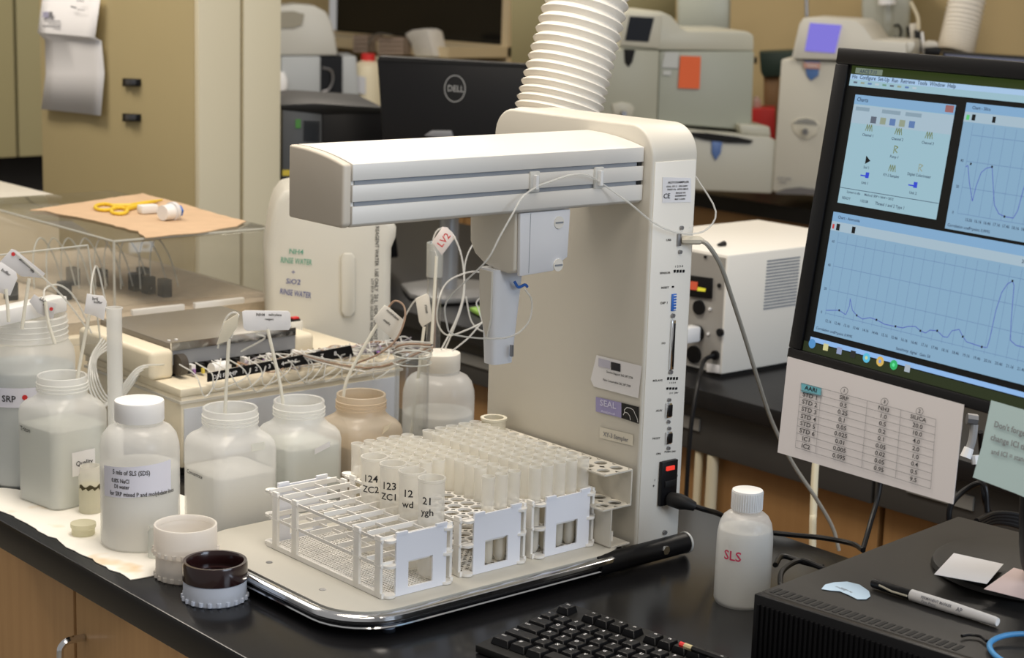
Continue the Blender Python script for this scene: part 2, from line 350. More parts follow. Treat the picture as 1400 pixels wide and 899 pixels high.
# folded letter on the cabinet
t = thing('letter', 'creased white letter with a small logo taped to the tan cabinet side', 'paper', sp.P(100, 150))
a = Art(Pl((cx-.012, 0, 0), (-1, 0, 0))); q = a.pl
L = [(59, -6), (58, 44), (62, 55), (61, 100), (59, 149)]; Rr = [(139, -6), (137, 51), (140, 56), (142, 100), (141, 158)]; hh = [0, .012, .0, -.004, .004]
mb = MB(); vs = []
for (l, r, h) in zip(L, Rr, hh):
    for k in range(7): vs.append(q.P(l[0]+(r[0]-l[0])*k/6, l[1]+(r[1]-l[1])*k/6, h+.002*math.sin(k*1.3)))
mb.add(vs, [(i*7+k, i*7+k+1, i*7+k+8, i*7+k+7) for i in range(4) for k in range(6)])
o = mb.build('sheet', M_paper, t, recalc=False); md = o.modifiers.new('s', 'SOLIDIFY'); md.thickness = .001
mb = MB()
a.rect(mb, 74, 16, 79, 24, .014); a.line(mb, [(67, 28), (90, 29)], 1.3, .014); a.line(mb, [(73, 31.5), (90, 32)], .8, .014); a.line(mb, [(65, 35), (90, 36)], 1.2, .014); a.line(mb, [(80, 39), (90, 39.5)], .7, .014)
a.line(mb, [(112, 1), (122, 2)], 1.2, .014); a.line(mb, [(104, 9), (112, 11)], 2.2, .014); a.line(mb, [(113, 13), (123, 14)], 1, .014)
mb.build('lettering', M_inkg, t)
mb = MB(); a.rect(mb, 65, 16, 73, 24, .013); mb.build('logo', mat('lavender', (.45, .44, .60), .7), t)
# olive wall cupboards far left
yb = 5.2; b0 = float(at(30, 214, y=yb)[2]); xs = float(at(22, 100, y=yb)[0])
for x0, x1, lab in ((xs-.9, xs-.004, 'olive wall cupboard at the far left edge, left of the seam'), (xs+.004, xs+.55, 'olive wall cupboard at far left, right of the seam')):
    t = thing('wall_cupboard', lab, 'cupboard', (x0, yb, b0)); MB().box(x0, yb+.02, b0, x1, 6.0, 1.6).build('body', M_cabg, t); MB().box(x0+.002, yb, b0, x1-.002, yb+.019, 1.6).build('door', M_cabg, t, bevel=.002)
tag(MB().box(xs-.9, 5.3, -ZO, xs+.6, 6.0, b0-.002).build('dark_recess_box', M_dark), 'added black box for the dark recess under the olive cupboards', 'case')  # black box added so the open space under the cupboards reads dark

# ================================================================ THE SAMPLER
S = thing('sampler', 'large cream laboratory sampler with a horizontal arm, upright column and tray', 'laboratory sampler', (-.2, .15, 0))
def rrect(x0, y0, x1, y1, r, n=8):
    out = []
    for cx_, cy_, a0 in ((x1-r, y1-r, 0), (x0+r, y1-r, 90), (x0+r, y0+r, 180), (x1-r, y0+r, 270)):
        for k in range(n+1):
            t = math.radians(a0+90*k/n); out.append((cx_+r*math.cos(t), cy_+r*math.sin(t)))
    return out
def band(x0, y0, x1, y1, r, prof):
    """stack of rounded rectangles: prof rows (outset, z)"""
    mb = MB(); rings = [[(x, y, z) for x, y in rrect(x0-o, y0-o, x1+o, y1+o, r+o)] for o, z in prof]; n = len(rings[0])
    vs = [p for r_2 in rings for p in r_2]; fs = [(i*n+k, i*n+(k+1) % n, (i+1)*n+(k+1) % n, (i+1)*n+k) for i in range(len(rings)-1) for k in range(n)]
    fs += [tuple(range(n-1, -1, -1)), tuple((len(rings)-1)*n+k for k in range(n))]; return mb.add(vs, fs)
TX0, TY0, TX1, TY1 = -.452, -.012, .0, .352
band(TX0, TY0, TX1, TY1, .07, [(-.006, .008), (.0, .010), (.003, .015), (0, .021)]).build('base_rim', mat('rim_dark', (.03, .03, .032), .15, .6), S)
band(TX0, TY0, TX1, TY1, .07, [(.001, .0165), (.006, .0175), (.0078, .0205), (.0072, .0245), (.004, .0268), (-.001, .0272)]).build('chrome_rim', M_chrome, S)
band(TX0, TY0, TX1, TY1, .068, [(-.003, .0272), (-.003, .029), (-.005, .030)]).build('tray_plate', mat('tray_cream', (.52, .50, .44), .5), S)
mb = MB()
for px, py in ((368, 768), (441, 805), (515, 843)):
    p = at(px, py, z=.0305); mb.lathe([(.004, .0301), (.004, .0306)], p[0], p[1], 12, cap1=True)
mb.build('plug', M_grey, S)
for px, py in ((549, 866), (350, 790)):
    p = at(px, py, z=0); MB().lathe([(.008, 0), (.008, .005), (.006, .010)], max(p[0], -.43), max(p[1], .01), 16, cap1=True).build('foot', mat('foot_grey', (.35, .4, .5), .3), S)
MB().tube([(-.075, -.006, .016), (.085, -.006, .016)], .0135, 20).build('base_rod', M_black, S)
p = at(911, 752, y=-.021)
MB().tube([(p[0], -.022, p[2]), (p[0], -.0185, p[2])], .006, 6).build('hex_screw', M_chrome, S)
MB().tube([(.085, -.006, .016), (.088, -.006, .016)], .0145, 20).build('rod_cap', mat('capw', (.6, .6, .58), .3), S)
band(TX0, TY0, TX1, TY1, .07, [(.0015, .0095), (.0055, .0102), (.0065, .0116), (.0055, .0130), (.0015, .0136)]).build('chrome_bead', M_chrome, S)
# column: rounded front top corner, profile in YZ
SX0, SX1, SD, ST, SB = 0.0, .080, .30, .560, .018
pr_ = [(0, SB), (SD, SB), (SD, ST-.035)]
pr_ += [(SD-.035+.035*math.cos(a), ST-.035+.035*math.sin(a)) for a in np.linspace(.2, math.pi/2, 8)]
pr_ += [(.04+.04*math.cos(a), ST-.04+.04*math.sin(a)) for a in np.linspace(math.pi/2, math.pi, 12)]
MB().prism([(SX0, y, z) for y, z in pr_], (SX1, 0, 0)).build('column', M_cream, S, bevel=.0035, bseg=3)
fp = Pl((0, -.001, 0), (0, -1, 0))
# white rear connector panel
MB().box(SX0+.004, -.0012, SB+.002, SX1-.004, .004, ST-.044).build('connector_panel', M_creaml, S, bevel=.0006)
# arm
AX0, AY0, AZ0, AZ1 = -.440, .014, .4655, .5335
AY1 = .118
arm = [(AY0, AZ0+.003), (AY0+.006, AZ0-.001), (AY1, AZ0-.001), (AY1, AZ1+.012)]
arm += [(AY1+(AY0-AY1)*k/8, AZ1+.012-(.012)*((k/8)**2.2)) for k in range(1, 9)]
g1, g2 = .513, .490
prof = arm[:-1]+[(AY0, AZ1)]
for g in (g1, g2): prof += [(AY0, g+.0025), (AY0+.004, g+.0025), (AY0+.004, g-.0025), (AY0, g-.0025)]
MB().prism([(AX0, y, z) for y, z in prof], (-AX0-.001, 0, 0)).build('arm', mat('arm_white', (.73, .71, .67), .38), S, bevel=.0008)
for g in (g1, g2): MB().box(AX0+.004, AY0+.0025, g-.0026, -.006, AY0+.0045, g+.0026).build('slot_strip', M_slot, S)
for g in (g1, g2): MB().box(-.0105, AY0+.0005, g-.0024, -.004, AY0+.003, g+.0024).build('slot_end', M_blackm, S)
cap = [(y, z) for y, z in arm]
MB().prism([(AX0-.0125, y, z) for y, z in cap], (.0115, 0, 0)).build('end_cap', M_capb, S, bevel=.003, bseg=3)
# cable clips and the thin transfer line
ap = Pl((0, AY0, 0), (0, -1, 0))
for px, y0, y1 in ((729, 234, 262), (817, 228, 257)):
    cpt = ap.P(px, (y0+y1)/2)
    cl_ = MB().box(cpt[0]-.007, AY0-.004, ap.P(px, y1)[2], cpt[0]+.007, AY0-.0002, ap.P(px, y0)[2]).build('cable_clip', M_hdl, S, bevel=.001)
    MB().box(cpt[0]-.003, AY0-.009, ap.P(px, y1)[2]+.004, cpt[0]+.001, AY0-.0041, ap.P(px, y0)[2]-.004).build('clip_tab', M_white, cl_)
# carriage
ky = .026
kp = Pl((0, ky, 0), (0, -1, 0)); kx0 = float(kp.P(704, 330)[0]); kx1 = float(kp.P(774, 330)[0]); kz0 = float(kp.P(704, 376)[2])
car = [(ky, AZ0-.001), (ky, kz0+.004), (ky+.012, kz0), (ky+.03, kz0+.001), (ky+.055, kz0+.006), (ky+.074, kz0+.016), (ky+.083, kz0+.030), (ky+.085, AZ0-.001)]
MB().prism([(kx0, y, z) for y, z in car], (kx1-kx0-.002, 0, 0)).build('carriage', M_cream, S, bevel=.003, bseg=3)
fr_ = [(kx0+.002, AZ0-.002), (kx1, AZ0+.002-.004), (kx1-.002, kz0+.016), (kx1-.018, kz0+.008), (kx1-.024, kz0+.001), (kx0+.004, kz0-.001)]
fpn = MB().prism([(x, ky-.006, z) for x, z in fr_], (0, .0055, 0)).build('carriage_front', mat('cool_white', (.80, .81, .84), .35), S, bevel=.0015)
MB().box(kx0+.0175, ky-.0063, kz0+.002, kx0+.0181, ky-.0059, AZ0-.003).build('seam', M_slot, fpn)
for px, py in ((759, 303), (758, 361)):
    p = kp.P(px, py); MB().tube([(p[0], ky-.0058, p[2]), (p[0], ky-.0075, p[2])], .0075, 20).build('screw_cover', M_creaml, fpn)
    MB().box(p[0]-.006, ky-.0082, p[2]-.001, p[0]+.006, ky-.0074, p[2]+.001).build('slot', M_slot, fpn)
# probe guard, tapering
gp = Pl((0, .05, 0), (0, -1, 0))
def gx(px, py): q_ = gp.P(px, py); return q_[0], q_[2]
top, bot = gx(668, 378)[1]+.006, gx(690, 499)[1]
xl0, xr0 = gx(667, 385)[0], gx(719, 385)[0]; xl1, xr1 = gx(669, 499)[0], gx(707, 499)[0]
mb = MB()
secs = []
for t in np.linspace(0, 1, 9):
    z = top+(bot-top)*t; xl = xl0+(xl1-xl0)*t+.012; xr = xr0+(xr1-xr0)*t; d2 = .034-.012*t; rr = .006
    secs.append((xl, xr, d2, z))
vs = []; fs = []
for xl, xr, d2, z in secs:
    cxm = (xl+xr)/2; ax = (xr-xl)/2
    for k in range(20):
        t = 2*math.pi*(k+.5)/20; c, q_ = math.cos(t), math.sin(t); p6 = .45
        vs.append((cxm+ax*math.copysign(abs(c)**p6, c), .05+.017+d2*.5*math.copysign(abs(q_)**p6, q_), z))
fs = [(i*20+k, i*20+(k+1) % 20, (i+1)*20+(k+1) % 20, (i+1)*20+k) for i in range(8) for k in range(20)]+[tuple(range(20)), tuple(160+k for k in range(20))]
g = MB().add(vs, fs).build('probe_guard', mat('guard_white', (.76, .78, .82), .35), S)
pl_ = at(700, 478, y=.048); MB().box(pl_[0]-.002, .046, pl_[2]-.008, pl_[0]+.001, .05, pl_[2]+.006).build('guard_slot', M_grey, g)
# recessed beige flank of the guard
mb = MB(); Xs = xl0+.011
ye = lambda z: .067+.012
mb.prism([(Xs-.0005, .056, top-.002), (Xs+.0005, .080, top-.002), (Xs+.001, .078, top-.05), (Xs+.002, .066, top-.085), (Xs+.001, .058, top-.06)], (.003, 0, 0))
mb.build('guard_flank', M_cream, g)
b = at(710, 388, y=.044)
MB().tube([b+np.array([-.008, 0, .004]), b+np.array([-.004, -.003, -.003]), b+np.array([.006, -.003, -.001]), b+np.array([.011, -.002, -.004])], .0018, smooth=4).build('cable_tie', M_blue, g)
# back shelf: bent plate with holes, on the column face
shy0, shy1 = .004, .262; zt = .1285; zm = .083; zb = .032; th = .002
for nm_, x0, x1, z in (('shelf_top', -.052, -.006, zt), ('shelf_middle', -.052, -.006, zm)):
    pass
sh = MB(); n = 9; cyh = (shy1-shy0)/n
sh.holes(-.055, shy0, 2, n, .0225, cyh, .0085, zt-th, zt, m=.002)
hs = sh.build('tube_shelf', M_cream, S)
MB().box(-.010, shy0-.002, zm, -.008, shy1+.002, zt-th).build('shelf_web', M_cream, hs)
MB().holes(-.055, shy0, 2, n, .0225, cyh, .0085, zm-th, zm, m=.002).build('shelf_deck', M_cream, hs)
MB().box(-.043, shy0-.002, zb, -.041, shy1+.002, zm-th).build('shelf_leg', M_cream, hs)
MB().box(-.041, shy0-.002, .030, -.008, shy1+.002, .032).build('shelf_foot', M_cream, hs)
MB().tube([(-.022, .022, .032), (-.022, .022, .044)], .0028, 12).build('thumb_pin', M_creaml, hs)
# stickers on the column flank
sd = Art(Pl((-.0008, 0, 0), (-1, 0, 0)))
st = MB(); sd.poly(st, [(816, 485), (878, 500), (873, 544), (812, 528), (808, 518)], .0006); st1 = st.build('service_sticker', M_paper, S)
mb = MB(); sd.text(mb, 'Service Support 262 247 2730', 848, 512, 4.2, 14, .0013, .72); sd.text(mb, 'Parts Consumables 262 247 2700', 844, 523, 4.2, 14, .0013, .68); sd.poly(mb, [(836, 494), (849, 497), (849, 508), (836, 505)], .0011)
mb.build('lettering', M_ink, st1)
lv = mat('lavender_print', (.36, .33, .58), .6)
mb = MB(); sd.poly(mb, [(819, 489), (835, 493), (835, 504), (819, 500)], .0011); mb.build('logo_field', mat('lav_grey', (.55, .54, .64), .7), st1)
s2 = MB(); sd.poly(s2, [(815, 542), (850, 550), (850, 571), (815, 562)], .0006); s2o = s2.build('logo_sticker', lv, S)
s3 = MB(); sd.poly(s3, [(850, 550), (874, 556), (874, 579), (850, 571)], .0007); s3.build('logo_field', M_black, s2o)
mb = MB(); sd.text(mb, 'SEAL', 832, 552.5, 12, 13, .0012, .9); sd.text(mb, 'Analytical', 832, 563.5, 4.6, 13, .0012, 1.1)
mb.build('lettering', mat('pale_lav', (.72, .70, .88), .6), s2o)
mb = MB(); sd.line(mb, [(853, 567), (855, 563), (854.5, 560), (858, 556.5), (863, 557.5), (867, 560), (869, 565), (872, 571), (873, 577)], .9, .0013); sd.line(mb, [(855, 563), (859, 564), (862, 568), (863, 574)], .8, .0013)
mb.build('emblem', M_paper, s2o)
s4 = MB(); sd.poly(s4, [(820, 583), (866, 594), (866, 609), (820, 598)], .0005); s4o = s4.build('name_sticker', mat('name_cream', (.70, .66, .56), .4), S)
mb = MB(); sd.text(mb, 'XY-3 Sampler', 842.5, 597, 8.6, 14, .0012, .72); mb.build('lettering', M_inkg, s4o)
# front panel fittings
fa = Art(Pl((0, -.0014, 0), (0, -1, 0)))
def pbox(name, x0, y0, x1, y1, m, proud=.002, bev=.0004, par=S):
    A_ = fa.pl.P(x0, y1); B_ = fa.pl.P(x1, y0)
    return MB().box(A_[0], -.0013-proud, A_[2], B_[0], -.0012, B_[2]).build(name, m, par, bevel=bev)
def screw(px, py, r=.003, par=S):
    p = fa.pl.P(px, py); MB().tube([(p[0], -.0013, p[2]), (p[0], -.0045, p[2])], r, 10).build('screw', M_grey, par)
db = pbox('serial_port', 914, 437, 922, 505, M_chrome, .003); pbox('port_face', 917, 441, 921, 501, M_black, .0042, par=db); screw(919, 431, .0028); screw(916, 508, .0028)
for y0, y1 in ((550, 571), (589, 607)):
    s9 = pbox('serial_port', 909, y0, 917, y1, M_chrome, .003); pbox('port_face', 911, y0+2, 917, y1-2, M_black, .0042, par=s9); screw(914, y0-4, .0022); screw(913, y1+5, .0022)
dp = pbox('dip_switch', 917, 401, 924, 425, M_blue, .002)
for k in range(6): pbox('switch_lever', 919.5, 402.5+k*3.8, 923, 404+k*3.8, M_white, .003, 0, dp)
for k in range(4):
    pbox('contact', 921+k*4, 368.5, 923.6+k*4, 372.5, M_black, .0008, 0); pbox('contact', 912+k*4, 515, 914.6+k*4, 519, M_black, .0008, 0); pbox('contact', 911+k*4, 529, 913.6+k*4, 532.5, M_black, .0008, 0)
pbox('reset_button', 918.5, 390.5, 921, 393, M_black, .001, 0)
pbox('usb_port', 925, 319, 930, 336, M_grey, .003); screw(931, 311, .0025); screw(929, 344, .0025); screw(908, 727, .003); screw(942, 311, .0001)
inl = pbox('power_inlet', 898.5, 626, 923, 691, M_black, .006, .001); rk = pbox('power_switch', 906, 634, 917, 642, mat('red_lamp', (.9, .05, .03), emit=.9), .008, .0004, inl)
pbox('fuse_drawer', 904, 653, 919, 665, M_blackm, .0075, .0005, inl)
pl2 = inl
lab = MB(); fa.poly(lab, [(905.5, 242), (944.5, 243), (945, 276), (905, 277)], .0004); lab = lab.build('rating_label', M_paper, S)
mb = MB()
fa.text(mb, 'AUTOSAMPLER', 927, 249, 4.2, -2, .0009); fa.text(mb, 'SEAL XY-3  100-240V', 925, 254.5, 3.2, -2, .0009); fa.text(mb, '50/60 Hz  60VA MAX', 926, 258.5, 3.2, -2, .0009); fa.text(mb, 'CE', 911, 268, 9.5, -2, .0009, .8); fa.text(mb, 'MADE IN', 930, 263.5, 3.3, -2, .0009); fa.text(mb, 'GERMANY', 930, 267.5, 3.3, -2, .0009); fa.text(mb, 'REF 3-5000', 929, 272, 3.0, -2, .0009)
mb.build('lettering', M_ink, lab)
mb = MB()
for tx, x, y, s_2 in (('USB', 914, 328, 4), ('SENSOR', 909, 373, 4), ('1 2 3 4', 928, 364, 4), ('RESET', 909, 393, 4), ('DIP 1', 908, 414, 4.5), ('I/O', 907, 469, 4), ('RELAYS', 899, 520, 4), ('1 2 3 4', 919, 523, 3.2), ('5 V  24V', 921, 537, 3.4), ('AUX', 901, 561, 4), ('HOST', 897, 599, 4), ('ON', 900, 620, 4), ('PUSH 24V', 916, 617, 3.6), ('1', 895, 656, 4), ('+', 893.5, 664, 6), ('0', 925.5, 650, 4)):
    fa.text(mb, tx, x, y, s_2, -3, .0004)
mb.build('panel_lettering', M_ink, S)
# power cord and plug
pc0 = fa.pl.P(911, 680); t = thing('power_cable', 'black power cord plugged into the sampler and trailing behind the marked bottle', 'cord', pc0)
P1 = np.array([pc0[0], -.0085, pc0[2]])
MB().tube([P1, P1+np.array([.002, -.016, 0]), P1+np.array([.006, -.024, -.001]), P1+np.array([.014, -.03, -.005])], [.0095, .0105, .0085, .006], 12).build('plug', M_blackm, t)
path = [P1+np.array([.012, -.028, -.004]), P1+np.array([.03, -.036, -.011])]
for px, py, z in ((985, 703, .045), (1020, 722, .008), (1075, 730, .005), (1125, 735, .004), (1165, 743, .008), (1180, 752, .02)):
    path.append(at(px, py, z=z))
MB().tube(path, .0035, smooth=5).build('cable', M_black, t)
# usb cable
u0 = fa.pl.P(929, 328); t = thing('usb_cable', 'beige cable plugged into the sampler column and hanging down behind the marked bottle', 'cable', u0)
A0 = np.array([u0[0]+.001, -.004, u0[2]]); A1 = A0+np.array([.018, -.014, .0005])
MB().tube([A0, A0+(A1-A0)*.2, A1, A1+np.array([.004, -.003, 0])], [.0035, .0055, .0055, .0025], 8).build('plug', mat('plug_beige', (.62, .57, .46), .5), t)
pts = [A1]; d0 = depth(A1)
for px, py, k in ((968, 335, 0), (985, 362, .03), (1000, 405, .08), (1018, 460, .15), (1035, 515, .22), (1055, 575, .3), (1083, 632, .36), (1115, 680, .4), (1138, 720, .43), (1147, 752, .44)):
    pts.append(pt(px, py, d0+k))
MB().tube(pts, .0030, smooth=5).build('cable', mat('cable_grey', (.38, .36, .31), .5), t)
# thin line over the arm
t = thing('transfer_line', 'thin clear tubing looped along the sampler arm through its clips down to the probe', 'tubing', ap.P(770, 240))
c1 = [ap.P(x, y, h) for x, y, h in ((952, 240, -.002), (955, 285, .03), (938, 312, .03), (905, 314, .026), (873, 300, .025), (845, 275, .02), (818, 250, .006), (795, 238, .012), (770, 237, .015), (745, 246, .012), (728, 254, .008), (705, 268, .012), (685, 290, .02), (668, 320, .02), (655, 352, .015), (645, 385, -.01), (640, 420, -.04), (648, 452, -.05), (660, 468, -.05), (690, 462, .0), (712, 440, .012), (718, 410, .012), (710, 393, .01))]
MB().tube(c1, .0012, smooth=4, seg=6).build('line', M_line, t)
# exhaust duct over the column
def duct(name, label, axis, r0, r1, pitch, m, amp=.006):
    P = np.array(axis); n = int(np.linalg.norm(P[-1]-P[0])/pitch)*6; pts = []; rad = []
    for i in range(n+1):
        t = i/n; q_ = (1-t)**2*P[0]+2*t*(1-t)*P[1]+t*t*P[2] if len(P) == 3 else P[0]+(P[1]-P[0])*t
        pts.append(q_); ph = (i % 6)/6; rad.append(r0+(r1-r0)*t+amp*(math.cos(2*math.pi*ph)))
    return tag(MB().tube(pts, rad, 40, caps=False).build(name, m), label, 'duct')
dd = 2.56
duct('exhaust_duct', 'large white corrugated hose rising behind the sampler column', [pt(752, 200, dd), pt(781, 75, dd+.0), pt(862, -220, dd+.02)], .0605, .0545, .0145, M_duct, .0032)
# ================================================================ RACKS AND TUBES
RX = (-.386, -.2655, -.1505); RY, RZ = .026, .0305; RW, RL, RH = .105, .243, .0735
def make_rack(name, label, nx, ny, r, first=True, grid=False):
    t = thing(name, label, 'test tube rack', (0, 0, 0), 0)
    cx_, cy_ = .1005/nx, (RL-.012)/ny; x0, y0 = (RW-.1005)/2, .006
    if grid:
        for z, nm_ in ((.0665, 'top_grid'), (.036, 'middle_grid')):
            mb = MB()
            for j in range(ny+1): mb.box(x0, y0+j*cy_-.0011, z, x0+.1005, y0+j*cy_+.0011, z+.006)
            for i in range(nx+1): mb.box(x0+i*cx_-.0008, y0, z, x0+i*cx_+.0008, y0+ny*cy_, z+.0035)
            tag(mb.build(nm_, M_rack, t, local=True), kind='stuff')
        bs = MB().holes(x0, y0, 22, 50, .1005/22, (RL-.012)/50, .0016, .0, .0025, seg=4, sq=True, m=.002).build('mesh_base', M_rack, t, local=True, smooth=False)
        tag(bs, kind='stuff')
    else:
        for z, nm_ in ((.0665, 'top_shelf'), (.036, 'middle_shelf')):
            MB().holes(x0, y0, nx, ny, cx_, cy_, r, z, z+.003, seg=16, m=.002).build(nm_, M_rack, t, local=True)
            for i in range(nx):        # scalloped front lip
                pass
        MB().holes(x0, y0, nx*2, ny*2, cx_/2, cy_/2, .0022, .0, .0025, seg=8, m=.002).build('perforated_base', M_rack, t, local=True)
    for sx in (0, 1):
        MB().box(sx*(RW-.004), .002, 0, sx*(RW-.004)+.004, RL-.002, .006).build('side_rail', M_rack, t, local=True)
        for yy in (.010, .052, .180, .222):
            X = -.0005 if sx == 0 else RW-.0035
            pp = MB().box(X, yy-.0055, 0, X+.004, yy+.0055, RH).build('post', M_rack, t, local=True, bevel=.0006)
            for z in (.068, .038): MB().tube([(X+.002, yy-.007, z), (X+.002, yy+.007, z)], .0022, 8).build('rivet', M_rack, pp, local=True)
    for yy, s_2 in ((-.001, 1), (RL-.001, -1)):
        a0, a1 = .018, .092; th = .0025
        mb = MB(); H = RH; wz0, wz1 = .008, .040; wx0, wx1 = .036, .072
        for b_ in ((a0, 0, wx0, H), (wx1, 0, a1, H), (wx0, 0, wx1, wz0)): mb.box(b_[0], yy, b_[1], b_[2], yy+th, b_[3])
        mb.box(wx0, yy, wz1, wx1, yy+th, H-.0)
        mb.box(a0, yy-.001, H-.0, a0+.016, yy+th, H+.0035); mb.box(a1-.016, yy-.001, H, a1, yy+th, H+.0035)
        MB.build(mb, 'end_plate', mat('rack_plate', (.84, .86, .93), .4), t, local=True, smooth=False)
        for sx in (.004, RW-.018):
            for z in (.0005, .036, .0665): MB().lathe([(.008, z), (.008, z+.003)], sx+.007, yy+.004, 14, cap1=True).build('ear', M_rack, t, local=True)
    return t
def place(o, x, y, z):
    o.location = (x, y, z); WM[o] = Matrix.Translation((x, y, z)); return o
r1 = place(make_rack('test_tube_rack', 'white open grid tube rack, mostly empty, at the left of the tray', 3, 8, .014, grid=True), RX[0], RY-.006, RZ)
r2 = place(make_rack('test_tube_rack', 'white sixty hole tube rack in the middle, its front rows mostly empty', 5, 12, .0088), RX[1], RY, RZ)
r3 = copy_tree(r2); r3.location = (RX[2], RY, RZ); r3['label'] = 'white tube rack filled with tubes, right beside the cream back shelf'
def tube_thing(R, H, liq, name, label, group, hz=.004):
    t = thing(name, label, 'test tube', (0, 0, 0), 0, group)
    MB().lathe([(.0005, hz), (R*.6, hz+.001), (R*.93, hz+.006), (R*.97, hz+.012), (R, H-.004), (R*1.07, H-.003), (R*1.07, H), (R*.93, H), (R*.93, H-.004)], seg=20).build('wall', M_tube, t, local=True)
    if liq: MB().lathe([(.0005, hz+.001), (R*.58, hz+.002), (R*.88, hz+.007), (R*.9, liq)], seg=16, cap1=True).build('sample', M_liq, t, local=True)
    return t
rng = random.Random(4)
protos = [tube_thing(.0078, .1135, l, 'test_tube', 'x', 'g') for l in (.066, .071, .060)]
def fill(rx, cells, label, group, nx=5, ny=12):
    cx_, cy_ = .1005/nx, (RL-.012)/ny
    for i, j in cells:
        o = copy_tree(protos[rng.randrange(3)]); o['label'] = label; o['group'] = group
        o.location = (rx+.00225+(i+.5)*cx_, RY+.006+(j+.5)*cy_, RZ-.001+rng.uniform(-.0005, .0008)); o.rotation_euler = (rng.uniform(-.006, .006), rng.uniform(-.006, .006), rng.uniform(0, 6))
c3 = [(i, j) for j in range(12) for i in range(5)]
fill(RX[2], c3, 'slim translucent tube of pale sample standing in the full right-hand rack', 'test tubes in the right-hand rack')
c2 = [(2, 0), (3, 0), (4, 0)]+[(i, j) for j in range(12) for i in range(5) if j >= 5 or (i >= 3 and j >= 4) or (i >= 4 and j >= 1) or (i == 3 and 1 < j < 4)]
fill(RX[1], c2, 'slim translucent tube of pale sample standing in the middle rack', 'test tubes in the middle rack')
for o in protos:
    for c in list(o.children): bpy.data.objects.remove(c)
    bpy.data.objects.remove(o)
# four wide tubes in the right column of the grid rack, marked in black
for k, (j, s1, s2, lab) in enumerate(((3.9, '124', 'ZC2', 'wide translucent tube marked 124 ZC2, farthest of four in the grid rack'), (2.6, '123', 'ZC1', 'wide translucent tube marked 123 ZC1 in the grid rack'), (1.3, '12', 'wd', 'wide translucent tube marked 12, third from the back in the grid rack'), (0, '21', 'ygh', 'wide translucent tube marked 21, nearest of four in the grid rack'))):
    px, py = ((515, 622), (545, 629), (562, 640), (593, 651))[k]
    X = RX[0]+.00225+2.5*.0335; cyk = (RL-.012)/8; Y = RY+(j+.55)*cyk
    t = tube_thing(.0158, .126, 0, 'sample_tube', lab, None); t.location = (X, Y, RZ); WM[t] = Matrix.Translation((X, Y, RZ))
    mb = MB()
    aim = math.atan2(CAM[1]-Y, CAM[0]-X)-.3
    for txt, z, sz in ((s1, .101, .0125), (s2, .0875, .0115)):
        V, Fc = glyphs(txt); mb.add([(.0163*math.cos(aim+c.x*sz/.0158), .0163*math.sin(aim+c.x*sz/.0158), z+c.y*sz) for c in V], Fc)
    mb.build('lettering', M_ink, t, local=True)
# ================================================================ BOTTLES
def curve_label(mb, cx_, cy_, R, aim, items, sx=1.0):
    for txt, off, z, sz in items:
        V, Fc = glyphs(txt); mb.add([(cx_+R*math.cos(aim+(off+c.x*sz*sx)/R), cy_+R*math.sin(aim+(off+c.x*sz*sx)/R), z+c.y*sz) for c in V], Fc)
def arc_patch(mb, R, a0, a1, z0, z1, R2=None, skew=0, n=10):
    R2 = R2 or R+.0006; vs = []
    for k in range(n+1):
        a = a0+(a1-a0)*k/n; vs += [(R2*math.cos(a), R2*math.sin(a), z0+skew*k/n), (R2*math.cos(a), R2*math.sin(a), z1+skew*k/n)]
    return mb.add(vs, [(2*k, 2*k+2, 2*k+3, 2*k+1) for k in range(n)])
def bottle(name, label, x, y, rz, body, liqz, wall, liq, thread=None, cat='bottle', seg=40):
    t = thing(name, label, cat, (x, y, 0), rz)
    MB().loft(body, seg=seg).build('shell', wall, t, local=True)
    lp = [(a-.0022, rc, max(z, .0018)) for a, rc, z in body if z < liqz]
    a, rc = lp[-1][0], lp[-1][1]
    MB().loft(lp+[(a, rc, liqz)], seg=seg, cap1=True).build('contents', liq, t, local=True)
    return t
def threads(t, r, z0, n, dz, m):
    for k in range(n): MB().lathe([(r-.0004, z0+k*dz), (r+.0014, z0+k*dz+.0008), (r+.0014, z0+k*dz+.0018), (r-.0004, z0+k*dz+.0026)], seg=36, cap0=False).build('neck_thread', m, t, local=True)
def square_body(h, a, nr):
    sh = h-.035
    return [(a*.9, .35, 0), (a, .32, .004), (a, .32, sh-.016), (a*.975, .36, sh-.008), (a*.90, .45, sh-.002), (a*.82, .7, sh+.002), (nr+.002, 1, sh+.006), (nr, 1, sh+.009), (nr, 1, h-.001), (nr-.001, 1, h), (nr-.003, 1, h-.001), (nr-.003, 1, sh+.006)]
def square_bottle(label, x, y, h, a, nr, wall, liq, lz, rz=0):
    t = bottle('square_bottle', label, x, y, rz, square_body(h, a, nr), lz, wall, liq); threads(t, nr, h-.021, 3, .0048, M_hdl if wall is M_hd else wall)
    return t
sqA = square_bottle('open square milky bottle with a straw, nearest square bottle left of the tray', -.338, .421, .168, .0475, .036, M_hd, M_liqw, .085)
sqB = square_bottle('open square milky bottle with a small white sticker, left of the brown-stained bottle', -.222, .432, .160, .0455, .0345, M_hd, M_liqg, .102)
sqC = square_bottle('brown-stained square bottle, open, behind the tube racks', -.118, .432, .155, .046, .0345, M_hdb, M_liqb, .088)
sqD = square_bottle('open square milky bottle with a Quality sticker, beside the big jar at left', -.452, .668, .178, .0465, .034, M_hd, M_liqg, .110, .15)
def onface(t, face_, x0, z0, x1, z1, a):
    """quad on the -X ('x') or -Y ('y') face of a square bottle, local coords"""
    f = (lambda q, z: (-a-.0006, q, z)) if face_ == 'x' else (lambda q, z: (q, -a-.0006, z))
    return MB().quad(f(x0, z0), f(x1, z0), f(x1, z1), f(x0, z1))
